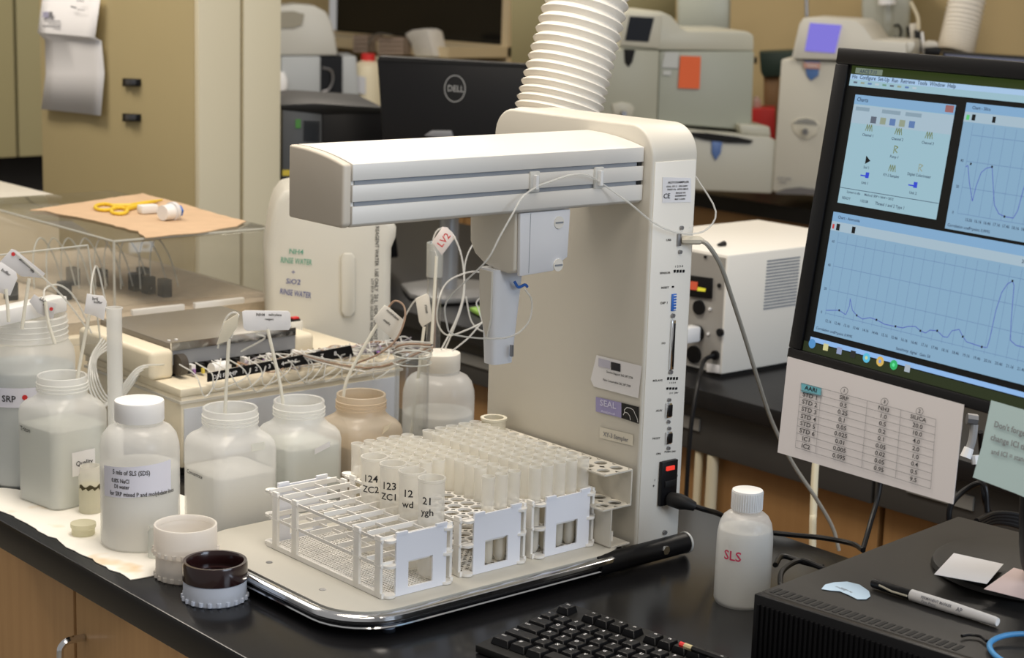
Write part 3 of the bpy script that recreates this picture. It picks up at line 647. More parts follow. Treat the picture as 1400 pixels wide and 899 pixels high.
mb = MB(); text(mb, 'Concentrate', (-.0482, .010, .082), (0, -1, 0), (0, 0, 1), .0075); mb.build('lettering', M_ink, sqA, local=True)
onface(sqA, 'y', .002, .118, .022, .128, .0475).build('tape', mat('old_tape', (.80, .79, .70), .5), sqA, local=True)
mb = MB().add([(-.006, -.0463, .094), (.019, -.0463, .101), (.019, -.0463, .109), (-.006, -.0463, .102)], [(0, 1, 2, 3)]); mb.build('sticker', M_paper, sqB, local=True)
mb = MB().add([(.002, -.0468, .105), (.014, -.0468, .112), (.018, -.0468, .119), (.006, -.0468, .116)], [(0, 1, 2, 3)]); mb.build('sticker', mat('yellow_tape', (.78, .68, .50), .6), sqC, local=True)
mb = MB(); text(mb, 'Triton', (-.0475, .02, .105), (0, -1, 0), (0, 0, 1), .009); mb.build('lettering', M_ink, sqD, local=True)
st_ = onface(sqD, 'y', -.020, .046, .018, .080, .0465).build('sticker', M_paper, sqD, local=True)
mb = MB(); text(mb, 'Quality', (.0, -.0475, .063), (1, 0, 0), (0, 0, 1), .0095); mb.build('lettering', M_ink, st_, local=True)
# round white-capped bottle with the big label
def rbody(R, sh, nr, h): return [(R*.93, 1, 0), (R, 1, .005), (R, 1, sh-.034), (R*.985, 1, sh-.024), (R*.92, 1, sh-.012), (R*.80, 1, sh-.004), (R*.66, 1, sh), (nr, 1, sh+.002), (nr, 1, h)]
def cap(t, R, z0, z1, m, ribs=0):
    c = MB().lathe([(R*.98, z0), (R, z0+.001), (R, z1-.002), (R*.98, z1-.0003), (R*.93, z1)], seg=48, cap0=True, cap1=True).build('cap', m, t, local=True)
    if ribs:
        mb = MB()
        for k in range(ribs):
            a = 2*math.pi*k/ribs; mb.tube([(R*math.cos(a), R*math.sin(a), z0+.001), (R*math.cos(a), R*math.sin(a), z1-.002)], .0006, 5)
        tag(mb.build('grip_rib', m, c, local=True), kind='stuff')
    return c
bx_, by_ = -.460, .442
t = bottle('round_bottle', 'white-capped round bottle with a big white printed label, front left', bx_, by_, 0, rbody(.0505, .158, .029, .172), .105, M_hd, M_liqw)
cap(t, .0315, .164, .190, mat('cap_white', (.90, .89, .88), .35), 0)
aim = math.atan2(CAM[1]-by_, CAM[0]-bx_)
mb = MB(); arc_patch(mb, .0505, aim-1.05, aim+.85, .072, .112, skew=.008, n=16); lb = mb.build('label', M_lav, t, local=True)
mb = MB(); curve_label(mb, 0, 0, .0516, aim, (('5 mls of SLS (SDS)', -.012, .112-.005, .0085), ('0.8% NaCl', -.026, .096, .0075), ('DI water', -.024, .0885, .0075), ('for SRP mixed P and molybdate lines', .0035, .079, .0078)), .78); mb.build('lettering', M_ink, lb, local=True)
# SLS bottle
t = bottle('round_bottle', 'small white-capped bottle marked SLS in red, right of the sampler', .013, -.172, 0, rbody(.0338, .112, .0165, .122), .093, M_hd, M_liqw)
cap(t, .0185, .1165, .141, mat('cap_white2', (.88, .88, .87), .35), 40)
aim = math.atan2(CAM[1]+.172, CAM[0]-.013); mb = MB(); curve_label(mb, 0, 0, .0343, aim-.42, (('SLS', 0, .066, .0165),)); mb.build('lettering', mat('red_marker', (.72, .06, .14), .6), t, local=True)
# big round bottle behind the racks
bx2, by2 = .064, .486
t = bottle('round_bottle', 'wide round milky bottle with a white screw cap, behind the tube racks', bx2, by2, 0, rbody(.0535, .150, .030, .162), .092, M_hd, M_liqw)
cap(t, .031, .156, .182, mat('cap_cream', (.84, .80, .72), .4), 0)
aim = math.atan2(CAM[1]-by2, CAM[0]-bx2); mb = MB(); curve_label(mb, 0, 0, .0526, aim, (('Clean and rinsed', -.008, .078, .008), ('Molybdate reagent for SiO2', 0, .064, .008)), .8); mb.build('lettering', M_ink, t, local=True)
# SRP jar
jx, jy = -.440, .80
t = bottle('wide_jar', 'big round milky jar with an SRP tape label at the far left', jx, jy, 0, [(.064, 1, 0), (.068, 1, .005), (.068, 1, .178), (.066, 1, .190), (.060, 1, .200), (.058, 1, .204), (.0595, 1, .206), (.058, 1, .209), (.058, 1, .238), (.056, 1, .240), (.054, 1, .238), (.054, 1, .205)], .165, M_hd, milky('reagent_blue', (.62, .68, .70), .1, .3), cat='jar')
threads(t, .058, .212, 3, .008, M_hd)
aim = math.atan2(CAM[1]-jy, CAM[0]-jx); mb = MB(); arc_patch(mb, .068, aim-.9, aim+.55, .118, .146, skew=.002, n=14); lb = mb.build('tape_label', M_lav, t, local=True)
mb = MB(); curve_label(mb, 0, 0, .0692, aim, (('SRP', -.026, .131, .013),)); mb.build('lettering', M_ink, lb, local=True)
p = pt(34, 531, 2.53); n_ = nrm(CAM-p); u_ = nrm(np.cross([0, 0, 1], n_)); v_ = np.cross(n_, u_)
aD = aim-.05; mb = MB(); mb.add([(.0695*math.cos(aD+.055*math.cos(a)), .0695*math.sin(aD+.055*math.cos(a)), .134+.0038*math.sin(a)) for a in np.linspace(0, 2*math.pi, 14)[:-1]], [tuple(range(13))]); mb.build('red_dot', M_red, lb, local=True)
# white strip lying across the jar mouth
e0, e1 = pt(-45, 438, 2.50), pt(90, 407, 2.58); zz = .2405
e0 = at(-60, 448, z=zz+.012); e1 = at(92, 414, z=zz+.012); d_n = nrm([e1[0]-e0[0], e1[1]-e0[1], 0])
tag(MB().obox([e0[0], e0[1], zz], d_n, nrm(np.cross([0, 0, 1], d_n)), (0, 0, 1), float(np.linalg.norm((e1-e0)[:2])), .028, .022).build('plastic_strip', M_white, bevel=.002), 'white plastic strip lying across the mouth of the big jar at far left', 'strip')
# tall graduated cylinder
p = at(157, 655, z=0); gx_, gy_ = -.405, .66
q_ = at(156, 420, x=gx_)
gh = float(q_[2]); gy_ = float(q_[1])
t = thing('plastic_cylinder', 'tall narrow translucent plastic cylinder standing behind the white-capped bottle', 'cylinder', (gx_, gy_, 0))
MB().lathe([(.022, 0), (.022, .004), (.0105, .006), (.0105, gh-.004), (.0118, gh-.002), (.0118, gh), (.0098, gh), (.0098, .01)], seg=24).build('body', M_hd, t, local=True)
# glassware behind the racks
def glass_cyl(label, px, py, R, top_py, x=None, cat='glass cylinder', name='glass_cylinder'):
    p = at(px, py, z=0); q_ = pt(px, top_py, depth(p)); h = float(q_[2]); t = thing(name, label, cat, (p[0], p[1], 0))
    MB().lathe([(R*1.25, 0), (R*1.25, .004), (R, .008), (R, h-.012), (R*1.08, h-.004), (R*1.16, h), (R*1.08, h), (R*.93, h-.008), (R*.93, .010)], seg=32).build('wall', M_glass, t, local=True)
    for z in (h-.003, h-.014): MB().lathe([(R*1.1, z), (R*1.16, z+.001), (R*1.1, z+.002), (R*1.0, z+.001)], seg=32, cap0=False).build('rim_ring', milky('glass_rim', (.8, .82, .8), .45, .2, .1) if 'glass_rim' not in MATS else MATS['glass_rim'], t, local=True)
    return t, h
t, h = glass_cyl('clear glass cylinder with a loop of tubing, in front of the wide round bottle', 560, 674, .0245, 474)
MB().lathe([(.024, .011), (.024, .030)], seg=24, cap1=True).build('contents', milky('pale_olive', (.70, .70, .48), .35, .4, .2), t, local=True)
t, h = glass_cyl('narrow tall glass cylinder with frosted neck behind the wide round bottle', 589, 598, .0115, 322)
MB().lathe([(.0128, h-.055), (.0132, h-.002)], seg=24, cap0=False).build('frosted_neck', milky('frosted', (.66, .66, .62), .3, .2), t, local=True)
MB().tube([(.003, 0, .012), (.003, 0, h-.05)], .002).build('inner_rod', M_lineb, t, local=True)
# small wash cup at the back of the shelf
p = at(675, 574, x=-.03)
t = thing('wash_cup', 'small cream cup at the back end of the sampler shelf', 'cup', (p[0], p[1], p[2]-.03))
MB().lathe([(.015, 0), (.0165, .002), (.0165, .030), (.018, .031), (.018, .034), (.0135, .034), (.0135, .010)], seg=28).build('body', mat('cup_cream', (.70, .66, .54), .45), t, local=True)
# pale bottle behind the probe
p = at(664, 640, z=0)
t = thing('slim_bottle', 'slim pale bottle half hidden behind the sampler column', 'bottle', (.10, .345+.0, 0)); t.location = (.135, .40, 0); WM[t] = Matrix.Translation((.135, .40, 0))
MB().lathe([(.028, 0), (.03, .003), (.03, .16), (.026, .172), (.015, .176), (.015, .185)], seg=28, cap1=True).build('shell', M_hd, t, local=True)
# small vial with residue, its cap on the paper, tiny glass vial
p = at(124, 700, z=0); t = thing('sample_vial', 'small translucent vial with dark residue, left of the white-capped bottle', 'vial', (p[0], p[1], 0))
MB().lathe([(.014, 0), (.0155, .002), (.0155, .052), (.0135, .056), (.0135, .066), (.0125, .066), (.0125, .057)], seg=24).build('wall', M_tube, t, local=True)
MB().lathe([(.0148, .003), (.0148, .040)], seg=20, cap1=True).build('contents', milky('yellowish', (.80, .78, .60), .25, .4), t, local=True)
aim = math.atan2(CAM[1]-p[1], CAM[0]-p[0]); mb = MB()
vs = []
for k in range(13):
    a = aim-1.1+2.2*k/12; vs += [(.0158*math.cos(a), .0158*math.sin(a), .036+.002*math.sin(k*2.1)), (.0158*math.cos(a), .0158*math.sin(a), .041+.002*math.sin(k*1.3))]
mb.add(vs, [(2*k, 2*k+2, 2*k+3, 2*k+1) for k in range(12)]); mb.build('residue', mat('dark_residue', (.06, .05, .02), .7), t, local=True)
p = at(114, 729, z=.002); t = thing('vial_lid', 'small translucent round cap lying on the paper towel', 'cap', (p[0], p[1], .0018))
MB().lathe([(.014, 0), (.015, .001), (.015, .008), (.0165, .010), (.0165, .015), (.014, .016)], seg=24, cap1=True).build('shell', milky('cap_yellow', (.84, .82, .68), .3, .4), t, local=True)
p = at(208, 768, z=0); t = thing('glass_vial', 'tiny clear glass vial half hidden behind the white ribbed lids', 'vial', (p[0]+.012, p[1]+.012, 0))
MB().lathe([(.008, 0), (.0095, .001), (.0095, .034), (.007, .038), (.0085, .042)], seg=20).build('wall', MATS['glass_rim'], t, local=True)
# ribbed lids
def ribbed_lid(name, label, x, y, z, R, H, m, bumps=22, open_up=True, rz=0):
    t = thing(name, label, 'lid', (x, y, z), rz)
    pr = [(R*.98, 0), (R, .001), (R, H-.001), (R*.985, H), (R*.93, H), (R*.90, H-.002), (R*.90, H-.006), (R*.92, H-.007), (R*.89, H-.011), (R*.90, H-.013), (R*.88, .012)]
    MB().lathe(pr, seg=48).build('skirt', m, t, local=True)
    MB().lathe([(.001, .010), (R*.88, .010)], seg=48, cap0=False).build('inner_disc', m, t, local=True)
    for k in range(bumps):
        a = 2*math.pi*k/bumps; MB().tube([(R*math.cos(a), R*math.sin(a), .0015), (R*math.cos(a), R*math.sin(a), .0065)], .0026, 8).build('lug', m, t, local=True)
    return t
M_lidw = milky('lid_cream', (.93, .90, .86), .10, .45, .4); M_lidb = milky('lid_white', (.85, .89, .97), .06, .4, .4)
lx, ly = -.493, .292
p = at(254, 786, z=0); lx, ly = float(p[0]), float(p[1])
ribbed_lid('ribbed_lid', 'white ribbed lid upside down at the bottom of the pair behind the black ring', lx, ly, 0, .0365, .030, M_lidw)
ribbed_lid('ribbed_lid', 'white ribbed lid with open threaded mouth on top of the pair behind the black ring', lx, ly, .0303, .0385, .036, M_lidw, rz=.1)
p = at(294, 817, z=0); l2 = (float(p[0]), float(p[1]))
ribbed_lid('ribbed_lid', 'bluish white ribbed lid under the black ring on the worktop', l2[0], l2[1], 0, .0375, .024, M_lidb)
t = thing('black_ring', 'dark brown-black threaded ring lying on the bluish white lid', 'lid', (l2[0], l2[1], .0243))
MB().lathe([(.037, 0), (.0385, .001), (.0385, .020), (.0375, .023), (.034, .023), (.0325, .020), (.0325, .005)], seg=48, cap0=True).build('shell', mat('brownblack', (.022, .008, .008), .18, coat=.3), t, local=True)
MB().lathe([(.001, .0055), (.0325, .0055)], seg=48, cap0=False).build('inner_disc', MATS['brownblack'], t, local=True)
for r_2, z in ((.020, .006), (.012, .006)): MB().lathe([(r_2, z-.001), (r_2, z+.0015), (r_2-.001, z+.0015), (r_2-.001, z-.001)], seg=40, cap0=False).build('inner_ring', MATS['brownblack'], t, local=True)
# paper towel
out = [(-20, 665), (22, 668), (40, 672), (70, 690), (150, 640), (260, 680), (300, 700), (270, 740), (212, 786), (190, 790), (178, 791), (165, 782), (150, 778), (120, 760), (90, 748), (75, 735), (60, 729), (42, 718), (22, 707), (20, 705), (0, 697), (-40, 680)]
P = [at(x, y, z=.0015) for x, y in out]
P = [np.array([max(q[0], -.553), q[1], q[2]]) for q in P]
def ragged(P, mx=.012, amp=.0016):
    Q = []
    for a_, b_ in zip(P, P[1:]+P[:1]):
        n = max(1, int(np.linalg.norm(b_-a_)/mx))
        for k in range(n): Q.append(a_+(b_-a_)*k/n+np.array([rng.uniform(-amp, amp), rng.uniform(-amp, amp), 0]))
    return Q
tag(MB().prism([np.array([max(q[0], -.557), q[1], .0004]) for q in ragged(P)], (0, 0, .0011)).build('paper_towel', M_towel), 'stained cream paper towel spread under the bottles at left', 'paper towel')
# ================================================================ ANALYZER BEHIND THE BOTTLES
AX, AY = -.262, .675
az = float(at(245, 532, y=AY)[2]); axr = float(at(548, 480, y=AY)[0]); ayb = float(at(118, 470, x=AX, )[1])
ayb = min(ayb, 1.0)
ana = thing('analyzer', 'cream flow analyzer with pump, dark cover plate and tangled tubing behind the bottles', 'laboratory analyzer', ((AX+axr)/2, (AY+ayb)/2, 0))
MB().box(AX, AY, .012, axr, ayb, az-.012).build('body', M_anab, ana, bevel=.003)
MB().box(AX-.003, AY-.003, az-.022, axr+.003, ayb+.003, az-.018).build('trim_strip', M_cream, ana)
MB().box(AX-.002, AY-.002, az-.012, axr+.002, ayb+.002, az).build('top_plate', M_anab, ana, bevel=.002)
MB().box(AX+.004, AY-.0025, .02, axr-.004, AY, az-.03).build('front_panel', mat('cool_panel', (.70, .72, .76), .4), ana)
yp = Pl((0, AY-.003, 0), (0, -1, 0))
A_ = yp.P(285, 522); B_ = yp.P(425, 492)
strip = MB().prism([yp.P(x, y) for x, y in ((284, 510), (480, 472), (484, 486), (284, 522))], (0, .002, 0)).build('label_strip', M_black, ana)
mb = MB(); art = Art(Pl((0, AY-.0032, 0), (0, -1, 0)))
for k, ch in enumerate(('ON', 'PUMP', '1', '2', '3', '4', '5', '6', '7', '8')): art.text(mb, ch, 296+k*18, 514.5-k*3.5, 8, -11)
mb.build('lettering', M_paper, strip)
for sx, sy in ((AX+.02, AY+.02), (axr-.02, AY+.02), (AX+.02, ayb-.02), (axr-.02, ayb-.02)):
    MB().lathe([(.012, 0), (.012, .012)], sx, sy, 14, cap1=True).build('foot', M_blackm, ana)
# pump unit standing on the analyzer: cream side rails, dark plate, silver front edge
pz0, pz1 = az+.0, az+.052
pc = at(238, 468, z=pz1); px1 = float(at(400, 446, z=pz1)[0]); py0 = float(pc[1]); pxl = float(pc[0]); pyb = float(at(300, 417, z=pz1)[1]); pyb = min(pyb, ayb+.25)
pyb = min(pyb, py0+.26)
pump = thing('peristaltic_pump', 'dark topped pump unit with cream side rails standing on the analyzer', 'pump', ((pxl+px1)/2, (py0+pyb)/2, az))
MB().box(pxl-.045, py0-.008, pz0, pxl-.004, pyb, pz1-.008).build('side_rail', M_anab, pump, bevel=.008, bseg=4)
MB().box(px1-.002, py0-.004, pz0, px1+.035, pyb, pz1-.012).build('side_rail', M_anab, pump, bevel=.008, bseg=4)
MB().box(pxl-.004, py0+.006, pz0, px1-.002, pyb, pz1-.014).build('chassis', M_blackm, pump)
MB().box(pxl-.006, py0, pz1-.010, px1, pyb, pz1-.001).build('cover_plate', mat('plate_taupe', (.19, .17, .14), .3), pump, bevel=.001)
MB().box(pxl-.006, py0-.0025, pz1-.012, px1, py0, pz1).build('front_edge', M_chrome, pump)
MB().box(pxl-.004, py0-.001, pz0+.018, px1, py0+.004, pz1-.0125).build('front_face', mat('face_grey', (.28, .29, .31), .35), pump)
for k in range(2): MB().lathe([(.0025, pz1-.001), (.0025, pz1+.0006)], pxl+.002+.012*k, py0+.018, 10, cap1=True).build('screw', M_white, pump)
MB().tube([(pxl-.002, py0-.010, pz0+.020), (pxl+.010, py0-.010, pz0+.020)], .016, 20).build('roller_wheel', mat('roller_dark', (.06, .05, .04), .35), pump)
cols = [(.30, .15, .40), (.75, .62, .10), (.80, .80, .78), (.25, .25, .27), (.7, .7, .68), (.60, .35, .12), (.35, .2, .45), (.8, .8, .8)]
for k in range(13):
    X = pxl+.02+k*(px1-pxl-.03)/12
    o = MB().box(X, py0-.016, pz0+.010, X+.007, py0-.003, pz0+.018).build('tube_clamp', M_blackm if k % 3 else M_white, pump)
    MB().box(X+.001, py0-.020, pz0+.004, X+.005, py0-.016, pz0+.012).build('colour_tab', mat('tab%d' % (k % 8), cols[k % 8], .5), o)
# white round tub with red clip on it
p = at(398, 470, z=az); tp = thing('round_tub', 'small white round tub on the analyzer beside the jug', 'tub', p)
MB().lathe([(.017, az), (.018, az+.001), (.018, az+.018), (.0188, az+.020), (.0188, az+.036), (.018, az+.038)], p[0], p[1], 28, cap1=True).build('shell', M_hdl, tp)
c = thing('red_clip', 'small red and black clip lying on the white round tub', 'clip', (p[0], p[1], az+.038))
MB().box(p[0]-.012, p[1]-.006, az+.0382, p[0]+.014, p[1]+.006, az+.041).build('base', M_blackm, c); MB().box(p[0]-.0, p[1]-.005, az+.0412, p[0]+.013, p[1]+.004, az+.0445).build('lever', M_red, c, bevel=.001)
p = at(300, 503, z=az+.012); cs_ = thing('connector_sleeve', 'small white cylindrical sleeve lying among the tubing on the analyzer', 'sleeve', p)
MB().tube([p+np.array([-.014, 0, 0]), p+np.array([.013, .004, 0])], .0095, 20).build('shell', M_white, cs_)
# tangle of tubing: each loop its own part
tb = thing('tubing_bundle', 'bundle of thin clear tubes spilling over the front of the analyzer', 'tubing', (AX+.15, AY, az))
for k in range(52):
    x0 = rng.uniform(250, 470); n = rng.randrange(4, 7); pts = []
    X = at(x0, 480, z=az+.01); ddx = rng.uniform(.03, .10)
    for i in range(n):
        pts.append(np.array([X[0]+i*ddx*.55+rng.uniform(-.012, .012), min(max(AY+rng.uniform(-.012, .13), AY-.02), py0-.03), az+rng.uniform(.003, .022)]))
    pts = [q for q in pts if q[0] < axr+.06]
    if len(pts) < 3: continue
    MB().tube(pts, .0013, seg=5, smooth=5).build('tube', (M_line, M_line, M_line, M_lineb, mat('line_grey', (.25, .23, .25), .4))[k % 5], tb)
for k in range(12):
    x0 = 255+k*22; pts = [yp.P(x0, 505-k*2.6, -.02)+np.array([0, 0, .004]), yp.P(x0+10, 512-k*2.6, .006), yp.P(x0+rng.uniform(5, 30), 530-k*2.2+rng.uniform(0, 12), .012), yp.P(x0+rng.uniform(35, 60), 515-k*2.6, .008), yp.P(x0+rng.uniform(50, 75), 498-k*2.6, -.015)+np.array([0, 0, .006])]
    MB().tube(pts, .0012, seg=5, smooth=5).build('tube', M_line, tb)
for k in range(16):
    p = at(rng.uniform(420, 520), rng.uniform(476, 488), z=az+.012)
    MB().tube([p, p+np.array([rng.uniform(-.008, .008), rng.uniform(-.008, .008), .004])], .0026, 7).build('fitting', (M_blackm, mat('tab0', cols[0], .5), M_grey)[k % 3], tb)
# coiled tubes at left of the analyzer
tb2 = thing('tubing_bundle', 'loops of clear tubing hanging between the tall plastic cylinder and the analyzer side', 'tubing', (AX-.03, AY+.1, az))
for k in range(5):
    d = 2.62+.02*k; pts = [pt(225-4*k, 498+2*k, d+.05), pt(190, 502+3*k, d), pt(165, 530+4*k, d-.01), pt(140+2*k, 556-3*k, d-.02), pt(122+3*k, 530-3*k, d-.02), pt(124+2*k, 490, d), pt(140+3*k, 462+3*k, d+.03)]
    MB().tube(pts, .0016, seg=6, smooth=5).build('tube', M_line, tb2)
# ---------------------------------------------------------------- second module with tray and acrylic hood
HX0, HY0, HZ1 = -.119, 1.132, .27
HX1 = .20; HY1 = 1.72
MZ = .150
mod = thing('reaction_module', 'low cream instrument with a tan tray and black blocks under the clear hood', 'laboratory instrument', (.02, 1.4, 0))
MB().box(-.36, HY0-.05, 0, HX1+.012, HY1+.05, MZ-.02).build('body', M_anab, mod, bevel=.004)
MB().box(-.36, HY0-.03, MZ-.02, HX1+.010, HY1+.05, MZ).build('tray', mat('tray_tan', (.50, .42, .32), .6, noise=.25, nscale=60), mod)
for px_, yy in ((-.10, HY0-.028), (.02, HY0-.028)): MB().box(px_-.0, yy, MZ-.016, px_+.10, yy+.010, MZ+.010).build('front_rail', mat('rail_cream', (.74, .72, .68), .4), mod, bevel=.002)
for k, (px, py) in enumerate(((185, 388), (203, 392), (225, 396), (100, 380), (88, 400), (15, 400), (138, 382), (196, 380))):
    p = at(px, py, z=MZ+.012); MB().box(p[0]-.009, p[1]-.012, MZ, p[0]+.009, p[1]+.012, MZ+.032).build('flow_block', M_blackm, mod, bevel=.002)
for k in range(9):
    p = at(50+k*20+rng.uniform(-6, 6), 395, z=MZ+.01); MB().tube([p, p+np.array([.01, .02, .06]), p+np.array([.03, .03, .085]), p+np.array([.05, .02, .05]), p+np.array([.055, .0, .0])], .0014, 6, smooth=5).build('glass_loop', MATS['glass_rim'], mod)
hood = thing('acrylic_hood', 'clear acrylic box hood with brown paper lying on its top', 'hood', (.04, 1.4, MZ))
T = .004
for nm_, b_ in (('front_pane', (HX0, HY0, MZ+.012, HX1, HY0+T, HZ1)), ('side_pane', (HX0, HY0+T+.001, MZ+.002, HX0+T, HY1, HZ1)), ('side_pane', (HX1-T, HY0+T+.001, MZ+.002, HX1, HY1, HZ1)), ('top_pane', (HX0, HY0, HZ1+.0005, HX1, HY1, HZ1+T))):
    MB().box(*b_).build(nm_, M_acr, hood, bevel=.0008)
edge = milky('acrylic_edge', (.80, .80, .76), .45, .2, .2)
MB().tube([(HX0, HY0, HZ1+T), (HX1, HY0, HZ1+T)], .0022, 6).build('edge', edge, hood)
MB().tube([(HX0, HY0, MZ+.012), (HX0, HY0, HZ1+T)], .0022, 6).build('edge', edge, hood); MB().tube([(HX1, HY0, MZ+.012), (HX1, HY0, HZ1+T)], .002, 6).build('edge', edge, hood)
MB().tube([(HX0, HY0, HZ1+T), (HX0, HY1, HZ1+T)], .0020, 6).build('edge', edge, hood)
# smaller splash guard left in front
g0 = at(-60, 352, z=.24); g1_ = at(120, 334, z=.24); gdir = nrm([g1_[0]-g0[0], g1_[1]-g0[1], 0])
gy = float(g1_[1]); gx = float(g1_[0])
gd = thing('splash_guard', 'small clear acrylic panel standing before the hood at the far left', 'acrylic panel', (gx-.1, gy, 0))
fpg = face(120, 334, 2.62, 25)
slab(fpg, [(-70, 356), (120, 335), (136, 420), (138, 470), (-60, 480)], .003).build('pane', M_acr, gd)
MB().tube([fpg.P(-70, 356), fpg.P(120, 335)], .0014, 6).build('edge', edge, gd)
MB().tube([fpg.P(120, 335), fpg.P(138, 470)], .0014, 6).build('edge', edge, gd)
# brown paper on the hood
out = [(43, 288), (100, 279), (196, 265), (205, 268), (250, 279), (300, 294), (334, 303), (325, 310), (300, 314), (270, 319), (235, 322), (197, 326), (188, 317), (160, 310), (120, 300), (80, 293), (60, 289)]
zp = HZ1+T+.003
P = [at(x, y, z=zp) for x, y in out]
tag(MB().prism(ragged(P, .02, .003), (0, 0, .0016)).build('brown_paper', M_kraft), 'torn brown kraft paper sheet on top of the clear hood', 'paper')
zq = zp+.0022
# scissors
sc_ = thing('scissors', 'yellow handled scissors lying on the brown paper', 'scissors', at(185, 283, z=zq))
def ringp(px, py, ax_, ay_, n=20): return [at(px+ax_*math.cos(t), py+ay_*math.sin(t), z=zq+.003) for t in np.linspace(0, 2*math.pi, n)]
M_yel = mat('yellow_plastic', (.85, .58, .03), .4)
MB().tube(ringp(143, 283, 13, 4.2), .0034, 8).build('finger_ring', M_yel, sc_); MB().tube(ringp(163, 288, 11, 4.2), .0034, 8).build('finger_ring', M_yel, sc_)
MB().tube([at(x, y, z=zq+.003) for x, y in ((153, 281), (178, 281), (200, 277), (222, 273))], [.004, .0045, .004, .0015], 8).build('blade', M_yel, sc_)
MB().tube([at(x, y, z=zq+.004) for x, y in ((172, 286), (190, 281), (208, 276), (217, 274))], [.004, .0045, .004, .0015], 8).build('blade', M_yel, sc_)
# white adapters with a blue plug
ad = thing('white_box', 'small white rectangular plastic block on the brown paper', 'block', at(205, 290, z=zq))
a_ = at(194, 293, z=zq); MB().obox(a_, (1, 0, 0), (0, 1, 0), (0, 0, 1), .035, .02, .016).build('body', M_white, ad, bevel=.003)
ad = thing('pipe_fitting', 'white flanged cap with a blue plug lying on the brown paper', 'cap', at(230, 295, z=zq))
p = at(222, 291, z=zq+.014); v2 = np.array([.045, .012, .0]); vd = nrm(v2)
MB().tube([p, p+vd*.028], [.0135, .0145], 24).build('barrel', M_white, ad); MB().tube([p+vd*.022, p+vd*.030], .0175, 24).build('flange', mat('flange_grey', (.72, .72, .74), .4), ad); MB().tube([p+vd*.030, p+vd*.043], .011, 6).build('blue_plug', M_blue, ad)
# cream instrument top far left
p = at(80, 274, z=.24)
tq = thing('bench_instrument', 'cream instrument with a flat lid at the far left edge behind the hood', 'instrument', (p[0]-.15, p[1]+.1, 0))
MB().box(p[0]-.5, p[1], 0, p[0], p[1]+.30, .238).build('body', M_anab, tq); MB().box(p[0]-.51, p[1]-.01, .240, p[0]+.005, p[1]+.30, .25).build('lid', M_cream, tq, bevel=.003)
# ---------------------------------------------------------------- jug
jd = 3.07; jp = face(450, 400, jd, 4)
jug = thing('carboy', 'large translucent rectangular water jug with handwriting behind the analyzer', 'jug', pt(450, 540, jd))
jo = [(371, 300), (378, 275), (388, 262), (402, 256), (430, 262), (470, 275), (500, 290), (528, 296), (538, 302), (543, 312), (542, 325), (536, 340), (535, 380), (534, 480), (532, 566), (372, 566), (366, 480), (365, 400), (364, 345)]
# outline read on the near face; the body is a real box of 0.2 m depth
bp = [jp.P(x, y) for x, y in jo]; zmin = 0.0
bp = [np.array([q[0], q[1], max(q[2], .001)]) for q in bp]
MB().prism(bp, -jp.n*.17).build('body', M_jug, jug, bevel=.014, bseg=4)
ja = Art(Pl(jp.O+jp.n*.001, jp.n))
MB().prism([ja.pl.P(x, y) for x, y in ((470, 345), (481, 345), (486, 352), (486, 425), (480, 433), (470, 433), (466, 425), (466, 352))], jp.n*.006).build('moulded_rib', M_jug, jug, bevel=.004, bseg=3)
mb = MB(); ja.text(mb, 'NH4', 405, 344, 10, 4); ja.text(mb, 'RINSE WATER', 405, 357, 11, 5, sx=.62); mb.build('green_lettering', mat('green_marker', (.10, .34, .24), .6), jug)
mb = MB(); ja.text(mb, '+', 401, 372, 9, 4); ja.text(mb, 'SiO2', 401, 385, 10, 5); ja.text(mb, 'RINSE WATER', 404, 401, 11, 8, sx=.62); mb.build('blue_lettering', mat('blue_marker', (.08, .10, .28), .6), jug)
mb = MB(); ja.text(mb, '. REAGENT WATER  USE ONLY  20 L  HDPE  DO NOT STORE ACID', 514, 405, 7, 91, sx=.95); ja.text(mb, 'LOT 0719  LITRES  GALLONS  RINSE THREE TIMES', 508, 430, 5, 91, sx=.9); mb.build('moulded_lettering', M_ink, jug)
# ---------------------------------------------------------------- reagent lines: straw, tag, tubing
def flag(parent, px, py, d, pts, txt=(), m=M_paper, ang=0, turn=10, dots=()):
    pl = face(px, py, d, turn)
    f = slab(pl, pts, .0012).build('tag', m, parent, bevel=.0003)
    a = Art(pl); mb = MB()
    for tx, x, y, s_2, an in txt: a.text(mb, tx, x, y, s_2, an)
    if txt: mb.build('lettering', M_ink, f)
    for x, y, r_2 in dots:
        MB().add([pl.P(x+r_2*math.cos(t), y+r_2*math.sin(t), .001) for t in np.linspace(0, 2*math.pi, 13)[:-1]], [tuple(range(12))]).build('red_dot', M_red, f)
    return f
def rline(label, d, straw, tagp, txt, loop=(), lm=M_line, m=M_paper, turn=10, dots=(), dd=.0, ang=0):
    t = thing('reagent_line', label, 'tubing', pt(*straw[0], d))
    P = [pt(x, y, d+dd*i) for i, (x, y) in enumerate(straw)]
    MB().tube(P, .0024, 8, smooth=4 if len(P) > 2 else 0).build('straw', milky('straw', (.88, .86, .78), .15, .3) if 'straw' not in MATS else MATS['straw'], t)
    if tagp: flag(t, tagp[0][0], tagp[0][1], d+dd*(len(straw)-1)-.006, tagp, txt, m, turn=turn, dots=dots)
    if loop: MB().tube([pt(x, y, d+k) for x, y, k in loop], .0014, 7, smooth=5).build('tubing', lm, t)
    return t
dA, dB, dC, dD = depth((-.338, .421, .15)), depth((-.222, .432, .15)), depth((-.118, .432, .15)), depth((-.452, .668, .15))
